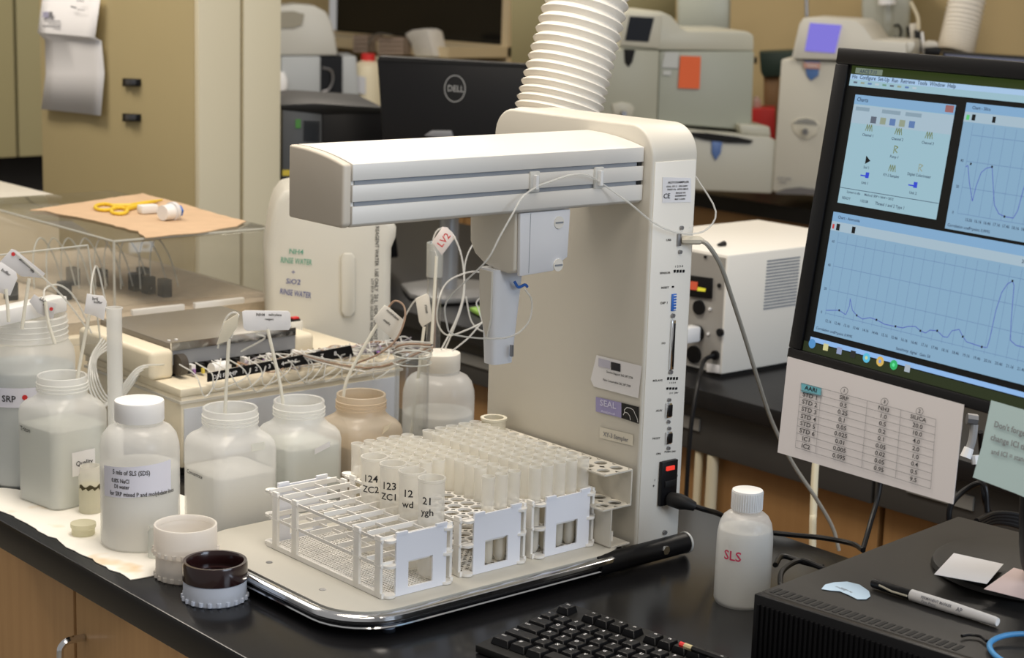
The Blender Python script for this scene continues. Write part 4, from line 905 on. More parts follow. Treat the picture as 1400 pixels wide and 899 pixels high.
rline('straw with a folded beige tag standing in the nearest square bottle', dA, ((308, 600), (308, 556), (313, 463)), ((296, 471), (307, 440), (326, 428), (325, 446), (311, 466)), (), ((316, 462, 0), (322, 440, .005), (326, 430, .01), (318, 427, .012), (309, 435, .01), (302, 455, .01), (298, 475, .05)), m=mat('tag_beige', (.72, .66, .52), .7))
rline('straw with a wide white tag standing in the second square bottle', dB, ((389, 580), (384, 530), (366, 450)), ((331, 426), (335, 424), (394, 425), (397, 428), (398, 446), (395, 451), (337, 452), (333, 448)), (('NH4', 356, 430, 6, 2), ('salicylate', 376, 430, 5, 2), ('reagent', 368, 436, 4, 2)), ((366, 448, .01), (350, 456, .03), (362, 462, .06), (330, 480, .12)))
rline('straw with a crumpled cream tag and brown tubing in the brown-stained bottle', dC, ((468, 560), (474, 520), (500, 470), (518, 440)), ((511, 434), (526, 417), (532, 420), (553, 438), (541, 468), (527, 455), (513, 440)), (('molybdate', 537, 430, 5, 40), ('oxalic', 529, 440, 5, 40)), ((530, 421, .005), (540, 411, .0), (552, 418, -.004), (553, 438, -.008), (540, 466, -.01), (515, 485, .0), (488, 496, .03), (480, 502, .1)), lm=M_lineb, m=mat('tag_cream', (.78, .74, .66), .7))
rline('straw with a narrow cream tag leaning in the glass cylinder', 2.66, ((558, 618), (566, 560), (580, 446)), ((568, 408), (584, 401), (587, 405), (591, 438), (577, 447), (573, 440)), (('rinse', 583, 422, 6, 80),), ((584, 402, 0), (568, 410, .01), (556, 428, .02), (545, 450, .03)), m=MATS['tag_cream'])
rline('straw with a white flag tag standing in the bottle with a Quality sticker', dD, ((104, 540), (107, 510), (122, 430)), ((119, 401), (128, 403), (141, 404), (146, 412), (142, 438), (130, 432), (115, 428)), (('brij', 130, 408, 6, 4), ('buffer', 134, 413, 5, 6)), ((124, 402, 0), (126, 380, .03), (133, 365, .08), (146, 420, .1)))
rline('clear tube with a red-lettered tag hooked over the tall glass cylinder', 2.72, ((590, 470), (594, 400), (597, 350)), ((591, 331), (605, 310), (612, 311), (623, 324), (604, 349)), (), ((597, 350, 0), (592, 332, 0), (597, 316, .005), (608, 312, .01), (620, 322, .0), (631, 350, -.01), (635, 390, -.02), (631, 420, -.03), (620, 450, -.03), (608, 478, -.02)), m=mat('tag_pink', (.84, .76, .72), .7))
fl = Art(face(605, 330, 2.70, 10)); mb = MB(); fl.text(mb, 'LV2', 607, 328, 13, -52); mb.build('red_lettering', M_red, [o for o in bpy.data.objects if o.get('label', '').startswith('clear tube with a red-lettered')][0])
for lab, pts, d in (('clear tube arching from the wide bottle behind the racks to the column', ((603, 478, 0), (622, 440, .02), (633, 405, .04), (636, 360, .05), (646, 335, .06), (660, 325, .08)), 2.68),
                    ('clear tube looping low between the tall glass cylinder and column', ((660, 372, .06), (640, 372, .04), (612, 385, .02), (600, 410, .0), (598, 440, .0), (612, 458, .0), (640, 450, .02), (668, 436, .05)), 2.62),
                    ('clear tube rising from the wide bottle cap toward the probe', ((618, 480, 0), (640, 462, .01), (655, 445, .02), (668, 432, .04)), 2.66),
                    ('clear tube coiled behind the probe guard', ((637, 405, .03), (645, 440, .03), (662, 452, .03), (655, 425, .03), (652, 412, .03), (668, 398, .03)), 2.66)):
    tag(MB().tube([pt(x, y, d+k) for x, y, k in pts], .0013, 7, smooth=6).build('clear_tube', M_line), lab, 'tubing')
t = thing('tube_coil', 'coil of clear tubing with one brown line looped over the glass cylinder', 'tubing', pt(560, 470, 2.62))
for k in range(3): MB().tube([pt(566+25*math.cos(a), 473+3*k+6*math.sin(a), 2.62+.02*math.sin(a)) for a in np.linspace(-.2*k, 5.8, 16)]+[pt(545, 490+4*k, 2.62), pt(500, 498+5*k, 2.64), pt(440, 490+3*k, 2.72), pt(400, 480, 2.76)], .0015, 6, smooth=2).build('loop', (M_line, M_lineb, M_line)[k], t)
# SRP jar tags
dJ = 2.52
rline('clear tube with two tags arching out of the big jar at the far left', dJ, ((75, 470), (66, 440), (62, 412)), ((40, 412), (47, 402), (62, 412), (77, 414), (73, 436), (52, 428)), (('SRP', 58, 410, 6, 30), ('line', 62, 417, 5, 30)), ((60, 408, 0), (62, 394, .01), (78, 389, .03), (95, 398, .05), (110, 420, .08), (125, 455, .12)), m=mat('tag_grey', (.66, .65, .66), .7), dots=((70, 422, 2.6),))
rline('clear tube with a slanting red-dotted tag above the big jar', 2.44, ((30, 450), (34, 420), (40, 380)), ((0, 358), (16, 340), (22, 342), (62, 374), (57, 380), (40, 378), (30, 378)), (('ammonia', 37, 361, 7, 40), ('std', 44, 370, 5, 40)), ((20, 345, 0), (60, 380, .02), (90, 410, .06), (120, 450, .1)), m=MATS['tag_grey'], dots=((18, 347, 2.8),))
rline('clear tube with a white tag at the left edge above the big jar', 2.42, ((12, 440), (10, 415), (8, 395)), ((-12, 365), (2, 358), (22, 372), (24, 380), (14, 404), (-8, 398)), (('buffer', 8, 372, 6, 35),))
# ================================================================ WHITE POWER BOX
bx0, by0 = .888, .671; bz1 = .234
wb = thing('power_box', 'cream power unit with side vents and a grey socket panel, between sampler and monitor', 'power unit', (1.1, .8, 0))
MB().box(bx0, by0, .008, bx0+.42, by0+.30, bz1).build('case', M_creaml, wb, bevel=.004)
MB().box(bx0+.002, by0+.004, .0, bx0+.41, by0+.295, .007).build('skid', M_blackm, wb)
MB().box(bx0-.001, by0+.004, .014, bx0-.0002, by0+.29, bz1-.006).build('rear_panel', mat('panel_grey', (.34, .33, .31), .45), wb)
vp_ = Pl((0, by0-.0006, 0), (0, -1, 0))
for k in range(16):
    y = 357+k*4.35; o0 = vp_.P(1049-k*.35, y); o1 = vp_.P(1094-k*.4, y-4.4)
    MB().box(o0[0], by0-.0007, o0[2]-.0016, o1[0], by0-.0001, o0[2]+.0016).build('vent_slot', M_slot, wb)
rp = Art(Pl((bx0-.0015, 0, 0), (-1, 0, 0)))
def sideq(name, pts, m, th=.004, par=wb): return MB().prism([rp.pl.P(x, y) for x, y in pts], (-th, 0, 0)).build(name, m, par, bevel=.0006)
s_ = sideq('switch_module', [(945, 376), (975, 380), (974, 408), (944, 405)], M_black)
sideq('red_rocker', [(946, 384), (956, 385), (955, 396), (945, 395)], mat('rocker_red', (.8, .12, .05), emit=.6), .007, s_); MB().prism([rp.pl.P(x, y) for x, y in ((957, 392), (967, 394), (966, 398), (956, 397))], (-.006, 0, 0)).build('indicator', mat('yellow_led', (.8, .7, .05), emit=.8), s_)
for cx_, cy_, r_2, m in ((957, 420, 10, M_black), (955, 455, 11, M_black), (986, 454, 5.5, M_black), (979, 485, 6.5, M_black), (950, 484, 12, M_black), (971, 422, 2, M_white), (969, 456, 2, M_white), (984, 390, 3, M_blackm), (965, 351, 2, M_black)):
    c = rp.pl.P(cx_, cy_); MB().tube([c, c+np.array([-.006 if r_2 > 4 else -.003, 0, 0])], r_2*depth(c)/FPX, 16).build('socket', m, wb)
t = thing('screw_knob', 'small black thumb screw on top of the cream power unit', 'knob', at(986, 333, z=bz1)); c = at(990, 333, z=bz1+.004); MB().tube([c, c+np.array([-.022, -.004, 0])], [.006, .002], 10).build('knob', M_black, t)
c = rp.pl.P(955, 455); t = thing('plug', 'white plug pushed into the back of the cream power unit', 'plug', c); MB().obox(c+np.array([-.05, -.014, -.014]), (1, 0, 0), (0, 1, 0), (0, 0, 1), .042, .026, .03).build('body', M_white, t, bevel=.004)
t = thing('black_cable', 'black cable running down from the power unit behind the sampler', 'cable', rp.pl.P(979, 485))
c = rp.pl.P(979, 485); MB().tube([c+np.array([-.006, 0, 0]), c+np.array([-.03, 0, -.006]), pt(958, 508, depth(c)-.1), pt(950, 545, depth(c)-.13), pt(943, 600, depth(c)-.14), pt(938, 680, depth(c)-.14), pt(934, 740, depth(c)-.14)], .0042, smooth=5).build('cable', M_black, t)
sl_ = sideq('serial_label', [(966, 496), (984, 499), (984, 510), (966, 508)], M_paper, .0006)
# ================================================================ DESKTOP COMPUTER, KEYBOARD, MONITOR
PZ = .10
c0 = at(1031, 811, z=PZ); c1 = at(1310, 705, z=PZ); c2 = at(1288, 899, z=PZ)
u = nrm([c1[0]-c0[0], c1[1]-c0[1], 0]); v = np.array([u[1], -u[0], 0.])     # u: depth, v: along the front face to the right
Lu, Lv = float(np.linalg.norm(c1-c0)), .36
pcx = thing('desktop_computer', 'flat black desktop computer lying on the worktop at the lower right', 'computer', c0+u*.2+v*.18-np.array([0, 0, PZ]))
B0 = np.array([c0[0], c0[1], 0.])
up = np.array([0, 0, 1.])
MB().obox(B0+u*.012, u, v, up, Lu-.012, Lv, PZ).build('case', M_pc, pcx, bevel=.002)
MB().obox(B0, u, v, up, .0118, Lv, PZ).build('front_bezel', M_black, pcx, bevel=.0015)
for k in range(54): MB().obox(B0-u*.0025+v*(.006+k*.0062)+up*.006, u, v, up, .0024, .0030, PZ-.016).build('grille_rib', M_black, pcx)
for k in range(26): MB().obox(B0+u*.016+v*(.008+k*.0088)+up*(PZ-.0002), u, v, up, .017, .0050, .0007).build('top_slot', M_dark, pcx)
# oval badge sticker, pen, notes, monitor foot
def ontop(pts, z=PZ+.0008): return [at(x, y, z=z) for x, y in pts]
t = tag(MB().prism(ontop([(1123, 805), (1128, 799), (1140, 796), (1158, 795), (1175, 799), (1188, 808), (1190, 815), (1184, 819), (1172, 819), (1160, 813), (1148, 808), (1135, 807)]), (0, 0, .0004)).build('oval_sticker', mat('pale_blue_paper', (.45, .60, .74), .6)), 'pale blue oval paper sticker on the black desktop computer', 'sticker')
mb = MB()
for tx, x, y in (('service tag', 1158, 803), ('property', 1150, 801)): text(mb, tx, at(x, y+3, z=PZ+.0014), u*.0+nrm(at(x+10, y+4.5, z=PZ)-at(x, y, z=PZ)), nrm(np.cross(up, nrm(at(x+10, y+4.5, z=PZ)-at(x, y, z=PZ)))), .004)
o = mb.build('lettering', M_inkg, None); o.parent = t
pa, pm, pb = at(1193, 796, z=PZ+.0065), at(1248, 812, z=PZ+.0065), at(1364, 850, z=PZ+.0065)
pd = nrm(pb-pa); pm = pa+pd*float(np.linalg.norm(pm-pa))
pen = thing('marker_pen', 'white bodied marker pen with a black cap lying on the desktop computer', 'pen', pa-np.array([0, 0, .0065]))
Lp = float(np.linalg.norm(pb-pa))
MB().tube([pa, pa+pd*.002, pm-pd*.001], [.0045, .0055, .0058], 16).build('cap', M_black, pen)
MB().tube([pm, pa+pd*(Lp*.62), pa+pd*(Lp-.004), pa+pd*(Lp)], [.0062, .0064, .0050, .0042], 16).build('barrel', mat('pen_white', (.86, .83, .80), .45), pen)
ps = nrm(np.cross(up, pd)); ps = -ps if (ps@F_) > 0 else ps
MB().tube([pa+pd*.012+ps*.0052+up*.0015, pa+pd*.03+ps*.0078, pm-pd*.001+ps*.0070], .0012, 6).build('clip', mat('clip_beige', (.55, .50, .38), .5), pen)
mb = MB(); nn = nrm(CAM-pa); nn = nrm(nn-(nn@pd)*pd); vv = nrm(np.cross(nn, pd))
text(mb, 'PERMANENT MARKER', pm+pd*.034+nn*.0068+vv*.001, pd, vv, .0042, .9); text(mb, 'Fine Point', pm+pd*.026+nn*.0068-vv*.0030, pd, vv, .0036, 1.2); text(mb, 'AP', pm+pd*.062+nn*.0066, pd, vv, .006); mb.build('lettering', M_inkg, pen)
mf = at(1392, 785, z=PZ)
# ---- monitor: real plane found from the photograph's perspective of its edges
my, mt_ = math.radians(-96), math.radians(8.0)
mu = np.array([math.cos(my), math.sin(my), 0]); mnh = np.cross(mu, [0, 0, 1]); mnh = mnh if mnh@F_ < 0 else -mnh
mup = math.cos(mt_)*np.array([0, 0, 1])-math.sin(mt_)*mnh; mn = nrm(np.cross(mu, mup)); mn = mn if mn@F_ < 0 else -mn
O = pt(1155, 66, 1.0); O = CAM+nrm(O-CAM)*2.0
mpl = Pl(O, mn); TLp = mpl.P(1155, 66); BLp = mpl.P(1080, 489); MH = float((TLp-BLp)@mup); MW = .56
TLc = BLp+mup*MH; MW = .62
mon = thing('computer_monitor', 'black computer monitor showing chart windows, at the right edge of the worktop', 'monitor', (BLp+mu*MW/2)*[1, 1, 0]+np.array([0, 0, PZ]))
bz_ = .017
MB().obox(BLp-mn*.010, mu, mup, mn, MW, MH, .010).build('bezel_back', M_black, mon, bevel=.003)
for O2, a_, b_ in ((BLp, MW, .012), (BLp+mup*(MH-bz_), MW, bz_), (BLp+mup*.012, .019, MH-.012-bz_), (BLp+mup*.012+mu*(MW-.019), .019, MH-.012-bz_)):
    MB().obox(O2+mn*.0005, mu, mup, mn, a_, b_, .005).build('bezel', M_black, mon, bevel=.0015)
MB().obox(BLp+mu*.06+mup*.05-mn*.035, mu, mup, mn, MW-.12, MH-.1, .0245).build('rear_housing', M_blackm, mon, bevel=.006)
SL = BLp+mu*.019+mup*.012+mn*.0012; SW, SH = MW-.038, MH-.012-bz_
screen = MB().obox(SL, mu, mup, mn, SW, SH, .0006).build('screen', mat('screen_bg', (.0015, .0018, .0015), emit=1.0), mon)
art = Art(Pl(SL+mn*.0007, mn)); sp_ = art.pl
def sl2(x, y):   # px on the screen plane -> 2D
    return sp_.P(x, y)
def srect(p_, m, name, h, par=screen):
    """rectangle on the screen from its left-top and right-bottom pixel"""
    A_ = sp_.P(*p_[0]); B_ = sp_.P(*p_[1]); wx = (B_-A_)@mu; hy = (A_-B_)@mup
    # clip to the panel
    lx = (A_-SL)@mu; lx2 = min(lx+wx, SW-.0005); lx = max(lx, .0005); ty = min((A_-SL)@mup, SH-.0005); by_ = max((B_-SL)@mup, .0005)
    Q = SL+mn*(.0008+h)
    if name is None: return Q, lx, lx2, by_, ty
    return MB().quad(Q+mu*lx+mup*by_, Q+mu*lx2+mup*by_, Q+mu*lx2+mup*ty, Q+mu*lx+mup*ty).build(name, m, par, smooth=False)
E_ = lambda n_, c: mat(n_, c, emit=1.0)
m_pane = E_('screen_pane', (.29, .455, .53)); m_chart = E_('screen_chart', (.215, .36, .50)); m_bar = E_('screen_bar', (.20, .36, .55)); m_tool = E_('screen_tool', (.34, .45, .53)); m_green = E_('screen_green', (.022, .035, .006)); m_tx = E_('screen_text', (.03, .05, .09)); m_grid = E_('screen_grid', (.13, .22, .38)); m_curve = E_('screen_curve', (.09, .13, .42)); m_blk = E_('screen_black', (.004, .005, .006))
# coordinates below: metres on the panel from its lower left corner, taken from photo pixels
def uv(px, py): q = sp_.P(px, py)-SL; return float(q@mu), float(q@mup)
def R(name, x0, y0, x1, y1, m, h, par=None):
    x0, x1 = max(x0, .0003), min(x1, SW-.0003); y0, y1 = max(y0, .0003), min(y1, SH-.0003); Q = SL+mn*(.0008+h)
    return MB().quad(Q+mu*x0+mup*y0, Q+mu*x1+mup*y0, Q+mu*x1+mup*y1, Q+mu*x0+mup*y1).build(name, m, par or screen, smooth=False)
def T(mb, s2, x, y, size, h=.0004): text(mb, s2, SL+mn*(.0008+h)+mu*x+mup*y, mu, mup, size)
def LN(mb, pts, wd, h=.0003):
    for a_, b_ in zip(pts, pts[1:]):
        A_ = SL+mn*(.0008+h)+mu*a_[0]+mup*a_[1]; B_ = SL+mn*(.0008+h)+mu*b_[0]+mup*b_[1]; q = np.cross(mn, nrm(B_-A_))*wd/2; mb.quad(A_-q, B_-q, B_+q, A_+q)
x_l = uv(1163, 104)[0]; yt = uv(1166, 92)[1]; y1 = uv(1165, 101)[1]; y2 = uv(1163, 117)[1]; y2b = uv(1163, 108)[1]
R('title_bar', x_l, y1, SW, yt+.002, m_green, .0001); R('title_text_glow', x_l+.006, y1+.001, x_l+.045, yt, E_('scr_glow', (.16, .20, .15)), .00015)
R('menu_bar', x_l, y2b, SW, y1, E_('scr_menu', (.34, .50, .70)), .0001); R('tool_bar', x_l, y2, SW, y2b, m_pane, .0001)
mb = MB(); T(mb, 'AACE 7.10', x_l+.025, (y1+yt)/2, .0055); T(mb, 'File  Configure  Set-Up  Run  Retrieve  Tools  Window  Help', x_l+.075, (y2b+y1)/2, .0058)
for k in range(10): T(mb, '@#&%$*', x_l+.008+k*.011, -1, .001)
mb.build('lettering', m_tx, screen)
mi = [E_('icon%d' % k, c) for k, c in enumerate(((.10, .12, .16), (.26, .30, .22), (.10, .18, .38), (.42, .5, .55), (.14, .28, .2)))]
for k in range(9): R('tool_icon', x_l+.006+k*.0105, y2+.003, x_l+.0115+k*.0105, y2b-.002, mi[k % 5], .0002)
# program window (left)
a0 = uv(1170, 129); a1 = uv(1306, 152); a2 = uv(1147, 277); a3 = uv(1280, 300)
xA, xB = a0[0], a1[0]; yT, yB = a0[1], a2[1]
win = R('program_window', xA, yB, xB, yT, m_pane, .0002)
def RW_(name, x0, y0, x1, y1, m, h): return R(name, x0, y0, x1, y1, m, h, win)
W_, H_ = xB-xA, yT-yB
RW_('window_bar', xA, yT-.010, xB, yT, m_bar, .0003); RW_('close_box', xB-.013, yT-.008, xB-.002, yT-.001, E_('scr_red', (.28, .12, .12)), .0004)
RW_('window_tools', xA, yT-.030, xB, yT-.0105, m_tool, .0003)
for k in range(5): RW_('tool_icon', xA+.028+k*.0135, yT-.028, xA+.036+k*.0135, yT-.021, mi[(0, 1, 2, 1, 2)[k]], .0005)
for k, (x, w_) in enumerate(((.004, .02), (.042, .026), (.075, .022))): RW_('tab', xA+x, yT-.0165, xA+x+w_, yT-.0125, E_('scr_grey', (.22, .31, .38)), .0005)
ic = ((.20, .71, 1), (.50, .71, 1), (.80, .71, 1), (.50, .55, 3), (.24, .42, 0), (.25, .28, 2), (.50, .38, 1), (.77, .42, 4), (.74, .26, 2))
for fx, fy, k in ic:
    X, Y = xA+fx*W_, yB+fy*H_
    mb = MB()
    if k == 2: LN(mb, [(X-.008, Y), (X-.001, Y)], .0014, .0006); LN(mb, [(X-.001, Y+.001), (X+.004, Y+.001)], .006, .0006)
    elif k == 0: mb.add([SL+mn*.0014+mu*(X+a_)+mup*(Y+b_) for a_, b_ in ((-.003, -.004), (.004, 0), (-.003, .005))], [(0, 1, 2)])
    elif k == 1:
        for dx_ in (-.003, .0, .003): LN(mb, [(X+dx_-.0018, Y-.003), (X+dx_, Y+.004), (X+dx_+.0018, Y-.003)], .0009, .0006)
    else: LN(mb, [(X-.002, Y-.004), (X-.002, Y+.004), (X+.003, Y+.003), (X-.001, Y), (X+.003, Y-.003)], .001, .0006)
    mb.build('program_icon', {2: E_('scr_blue', (.03, .06, .55)), 1: E_('scr_olive', (.14, .17, .05)), 0: m_blk, 3: E_('scr_olive2', (.16, .19, .06)), 4: mi[1]}[k], win)
mb = MB()
for (fx, fy, k), s2 in zip(ic, ('Channel 1', 'Channel 2', 'Channel 3', 'Pump 1', 'Std 1', 'Unit 1', 'XY-3 Sampler', 'Digital Colorimeter', 'Unit 2')): T(mb, s2, xA+fx*W_, yB+fy*H_-.0075, .0040, .0006)
T(mb, 'Charts', xA+.012, yT-.005, .006, .0006); T(mb, 'System is idle      Method: SRP + NH4 + SiO2', xA+.045, yB+.013, .0036, .0006); T(mb, 'READY', xA+.012, yB+.006, .004, .0006); T(mb, '1:03:58', xA+.038, yB+.006, .004, .0006); T(mb, 'Thread 1 and 2 Type 1', xA+.075, yB+.006, .0045, .0006)
mb.build('lettering', m_tx, win); mb = MB(); LN(mb, [(xA, yB+.0165), (xB, yB+.0165)], .0006, .0006); mb.build('rule', m_tx, win)
# chart window upper right
b0 = uv(1322, 140); xC = b0[0]; yC = b0[1]; yCb = uv(1292, 312)[1]
ch1 = R('chart_window', xC, yCb, SW, yC, m_chart, .0002); R('window_bar', xC, yC-.009, SW, yC, m_bar, .0003, ch1); R('window_tools', xC, yC-.019, SW, yC-.009, m_tool, .0003, ch1)
R('green_light', xC+.003, yC-.017, xC+.007, yC-.012, E_('scr_green2', (.10, .5, .15)), .0005, ch1); R('tool_icon', xC+.010, yC-.017, xC+.0145, yC-.011, m_blk, .0005, ch1); R('tool_icon', xC+.036, yC-.017, xC+.040, yC-.011, m_blk, .0005, ch1)
gx0, gy0, gy1_ = xC+.013, yCb+.017, yC-.021
mb = MB(); x = gx0
while x < SW: LN(mb, [(x, gy0), (x, gy1_)], .0004, .0004); x += .0137
for k in range(4): y = gy0+(gy1_-gy0)*k/3.4; LN(mb, [(gx0, y), (SW-.001, y)], .0005, .0004)
tag(mb.build('chart_grid', m_grid, ch1), kind='stuff')
Hc = gy1_-gy0
mb = MB(); k9 = [uv(*p_) for p_ in ((1321, 228), (1324, 226), (1326, 250), (1330, 275), (1335, 255), (1342, 236), (1349, 230), (1357, 228), (1358, 245), (1360, 280), (1366, 292), (1374, 296), (1386, 298), (1392, 288), (1400, 258))]
X9, Y9 = k9[-1]; LN(mb, k9+[(X9+.008, Y9+.03), (X9+.02, Y9+.035), (X9+.026, k9[12][1]), (X9+.06, k9[12][1])], .0009, .0006)
for p_ in ((1328, 224), (1357, 228), (1374, 296)): X, Y = uv(*p_); R('peak_marker', X-.0011, Y-.0011, X+.0011, Y+.0011, m_blk, .0007, ch1)
mb.build('chart_curve', m_curve, ch1)
mb = MB(); T(mb, '  '.join(['15.56', '16.16', '16.46', '17.16', '17.46', '18.16', '18.46', '19.16', '19.46', '20.16', '20.4'][:9]), xC+.075, gy0-.005, .0042); T(mb, 'Correlation coeff+point: 0.9995', xC+.030, yCb+.004, .0042); T(mb, 'Chart - Silica', xC+.02, yC-.0045, .0045)
for k in range(3): T(mb, ('0', '20', '40')[k], xC+.007, gy0+Hc*k/3.4, .004)
mb.build('lettering', m_tx, ch1)
# big lower chart window
d0_ = uv(1140, 289); d1_ = uv(1112, 452); xD = d0_[0]; yD = d0_[1]; yDb = d1_[1]
ch2 = R('chart_window', xD, yDb, SW, yD, m_chart, .0002); R('window_bar', xD, yD-.010, SW, yD, m_bar, .0003, ch2); R('window_tools', xD, yD-.020, SW, yD-.010, m_tool, .0003, ch2)
R('red_light', xD+.002, yD-.018, xD+.005, yD-.013, E_('scr_red2', (.5, .05, .05)), .0005, ch2); R('tool_icon', xD+.008, yD-.019, xD+.013, yD-.012, m_blk, .0005, ch2); R('tool_icon', xD+.031, yD-.019, xD+.036, yD-.012, m_blk, .0005, ch2)
gx0, gy0, gy1_ = xD+.013, yDb+.020, yD-.022; Hc = gy1_-gy0
mb = MB(); x = gx0
while x < SW: LN(mb, [(x, gy0), (x, gy1_)], .0004, .0004); x += .0137
for k in range(4): y = gy0+Hc*k/3.45+.002; LN(mb, [(gx0, y), (SW-.001, y)], .0005, .0004)
tag(mb.build('chart_grid', m_grid, ch2), kind='stuff')
cpx = [(1130, 424), (1148, 424), (1157, 430), (1162, 418), (1163, 408), (1166, 424), (1172, 431), (1180, 436), (1190, 434), (1199, 437), (1210, 443), (1224, 446), (1235, 448), (1242, 446), (1252, 446), (1259, 452), (1266, 455), (1272, 451), (1282, 452), (1290, 460), (1296, 461), (1302, 452), (1312, 450), (1317, 460), (1322, 467), (1343, 474), (1350, 475), (1354, 462), (1362, 425), (1370, 400), (1378, 388), (1385, 384), (1387, 390), (1383, 440), (1382, 465), (1390, 472)]
cc = [uv(*p_) for p_ in cpx]
mb = MB(); LN(mb, cc, .0009, .0006); X = cc[-1][0]
LN(mb, [cc[-1], (X+.02, cc[-1][1]), (X+.03, cc[-1][1]+.08), (X+.04, cc[-1][1]+.08), (X+.045, cc[-1][1]), (X+.07, cc[-1][1])], .0009, .0006); mb.build('chart_curve', m_curve, ch2)
for p_ in ((1148, 424), (1172, 431), (1199, 437), (1225, 446), (1259, 452), (1282, 452), (1317, 460), (1343, 474), (1385, 384), (1160, 445)):
    X, Y = uv(*p_)
    if p_ != (1160, 445): R('peak_marker', X-.0011, Y-.0011, X+.0011, Y+.0011, m_blk, .0007, ch2)
mb = MB()
for k in range(26): T(mb, '%d.%02d' % (12+k//2, 16+30*(k % 2)), gx0+.006+k*.0137, gy0-.006, .0042)
T(mb, 'Correlation coeff+point: 0.9995', xD+.03, yDb+.004, .0042); T(mb, 'Sensitivity: digital   Gain: 58', gx0+.13, yDb+.004, .0042); T(mb, 'Chart - Ammonia', xD+.024, yD-.005, .0045)
for k in range(4): T(mb, ('0', '20', '40', '60')[k], xD+.007, gy0+Hc*k/3.45+.002, .004)
T(mb, '200.0', gx0+.25, yD-.015, .005); mb.build('lettering', m_tx, ch2)
# status strip and task bar
yS0 = uv(1106, 459)[1]; yS1 = uv(1104, 465)[1]; R('status_strip', xD-.003, yS1, SW, yS0, E_('scr_strip', (.25, .43, .72)), .0002)
tk = R('task_bar', .0, .0005, SW, yS1-.001, E_('scr_task', (.020, .028, .010)), .0002)
tcols = [(.08, .25, .5), (.55, .52, .25), (.25, .3, .45), (.02, .02, .02), (.10, .45, .65), (.6, .4, .1), (.03, .4, .12), (.35, .4, .45)]
for k in range(8):
    X, Y = uv(1111+k*18.6, 469.5+k*4.85); mb = MB()
    n_ = 14 if k in (0, 4, 5, 6) else 4; rr = .0052
    mb.add([SL+mn*.0015+mu*(X+rr*math.cos(2*math.pi*(i+.5)/n_))+mup*(Y+rr*math.sin(2*math.pi*(i+.5)/n_)) for i in range(n_)], [tuple(range(n_))]); ti = mb.build('task_icon', E_('tki%d' % k, tcols[k]), tk)
    if k in (4, 5, 6):
        mb = MB(); mb.add([SL+mn*.0018+mu*(X+.002*math.cos(i*.6))+mup*(Y+.002*math.sin(i*.6)) for i in range(10)], [tuple(range(10))]); mb.build('task_icon_centre', E_('tkc%d' % k, ((.5, .6, .3), (.2, .3, .6), (.1, .7, .3))[k-4]), tk)
# stand
SC = BLp+mu*(MW*.5)
foot = at(1405, 784, z=PZ); foot[2] = PZ+.001
MB().lathe([(.102, PZ+.001), (.106, PZ+.004), (.104, PZ+.009), (.098, PZ+.012), (.02, PZ+.014)], foot[0], foot[1], 48, cap1=True).build('stand_foot', M_pc, mon)
bk = SC-mn*.03; P0 = foot+up*.012+mu*.01-mn*.02
MB().tube([P0, P0*.5+np.array([bk[0], bk[1], P0[2]+.12])*.5, np.array([bk[0], bk[1], bk[2]+.10])], [.020, .018, .016], 12, smooth=4).build('stand_column', M_blackm, mon)
# notes on the foot
fz = PZ+.012
def note(name, label, pts, m, z, txt=None, cat='note'):
    P = [at(x, y, z=z+dz) for x, y, dz in pts]
    o = tag(MB().prism(P, (0, 0, .0004)).build(name, m), label, cat); return o
note('sticky_note', 'white sticky note lying on the monitor foot', [(1277, 785, .0), (1304, 756, .002), (1372, 771, .002), (1349, 798, -.001)], M_paper, fz+.006)
note('sticky_note', 'pink sticky note lying on the monitor foot at the right edge', [(1345, 805, 0), (1386, 776, .002), (1440, 790, .002), (1405, 820, 0)], mat('pink_paper', (.82, .66, .64), .7), fz+.004)
# table paper taped under the monitor
tp_ = Pl(BLp+mn*.007, mn)
pp = [(1077, 489), (1197, 518), (1318, 553), (1310, 620), (1303, 689), (1180, 655), (1063, 618), (1070, 553)]
ps_ = thing('printed_table', 'white printed table of standards taped under the monitor bezel', 'paper', tp_.P(1190, 590))
o = slab(tp_, [(1077, 487), (1318, 553), (1303, 689), (1063, 618)], .0005).build('sheet', mat('table_paper', (.72, .69, .70), .8), ps_)
ta = Art(Pl(BLp+mn*.0075, mn)); mb = MB(); m2 = MB()
ta.poly(m2, [(1096, 523), (1124, 530), (1123, 541), (1096, 535)], .0006); m2.build('blue_cell', mat('cyan_mark', (.16, .48, .58), .8), ps_)
def tq(u_, v_):   # u_,v_ in 0..1 over the ruled table
    A_, B_, C_, D_2 = (1096, 523), (1280.5, 573), (1273, 668), (1088, 611)
    return ((A_[0]*(1-u_)+B_[0]*u_)*(1-v_)+(D_2[0]*(1-u_)+C_[0]*u_)*v_, (A_[1]*(1-u_)+B_[1]*u_)*(1-v_)+(D_2[1]*(1-u_)+C_[1]*u_)*v_)
for k in range(10): ta.line(mb, [tq(0, k/9), tq(1, k/9)], .55)
for c_2 in (0, .15, .49, .74, 1): ta.line(mb, [tq(c_2, 0), tq(c_2, 1)], .55)
mb.build('ruling', M_inkg, ps_)
rows = [('AARI', 'SRP', 'NH3', 'SILICA'), ('STD 1', '0.5', '1.0', '20.0'), ('STD 2', '0.25', '0.5', '10.0'), ('STD 3', '0.1', '0.2', '4.0'), ('STD 4', '0.05', '0.1', '2.0'), ('STD 5', '0.025', '0.05', '1.0'), ('STD 6', '0.01', '0.02', '0.4'), ('IC1', '0.005', '0.05', '0.5'), ('IC2', '0.095', '0.95', '9.5')]
mb = MB()
for r_2, row in enumerate(rows):
    for c_2, s2 in zip((.075, .32, .615, .87), row): x, y = tq(c_2, (r_2+.5)/9); ta.text(mb, s2, x, y, 8.4 if r_2 else 8.0, 16)
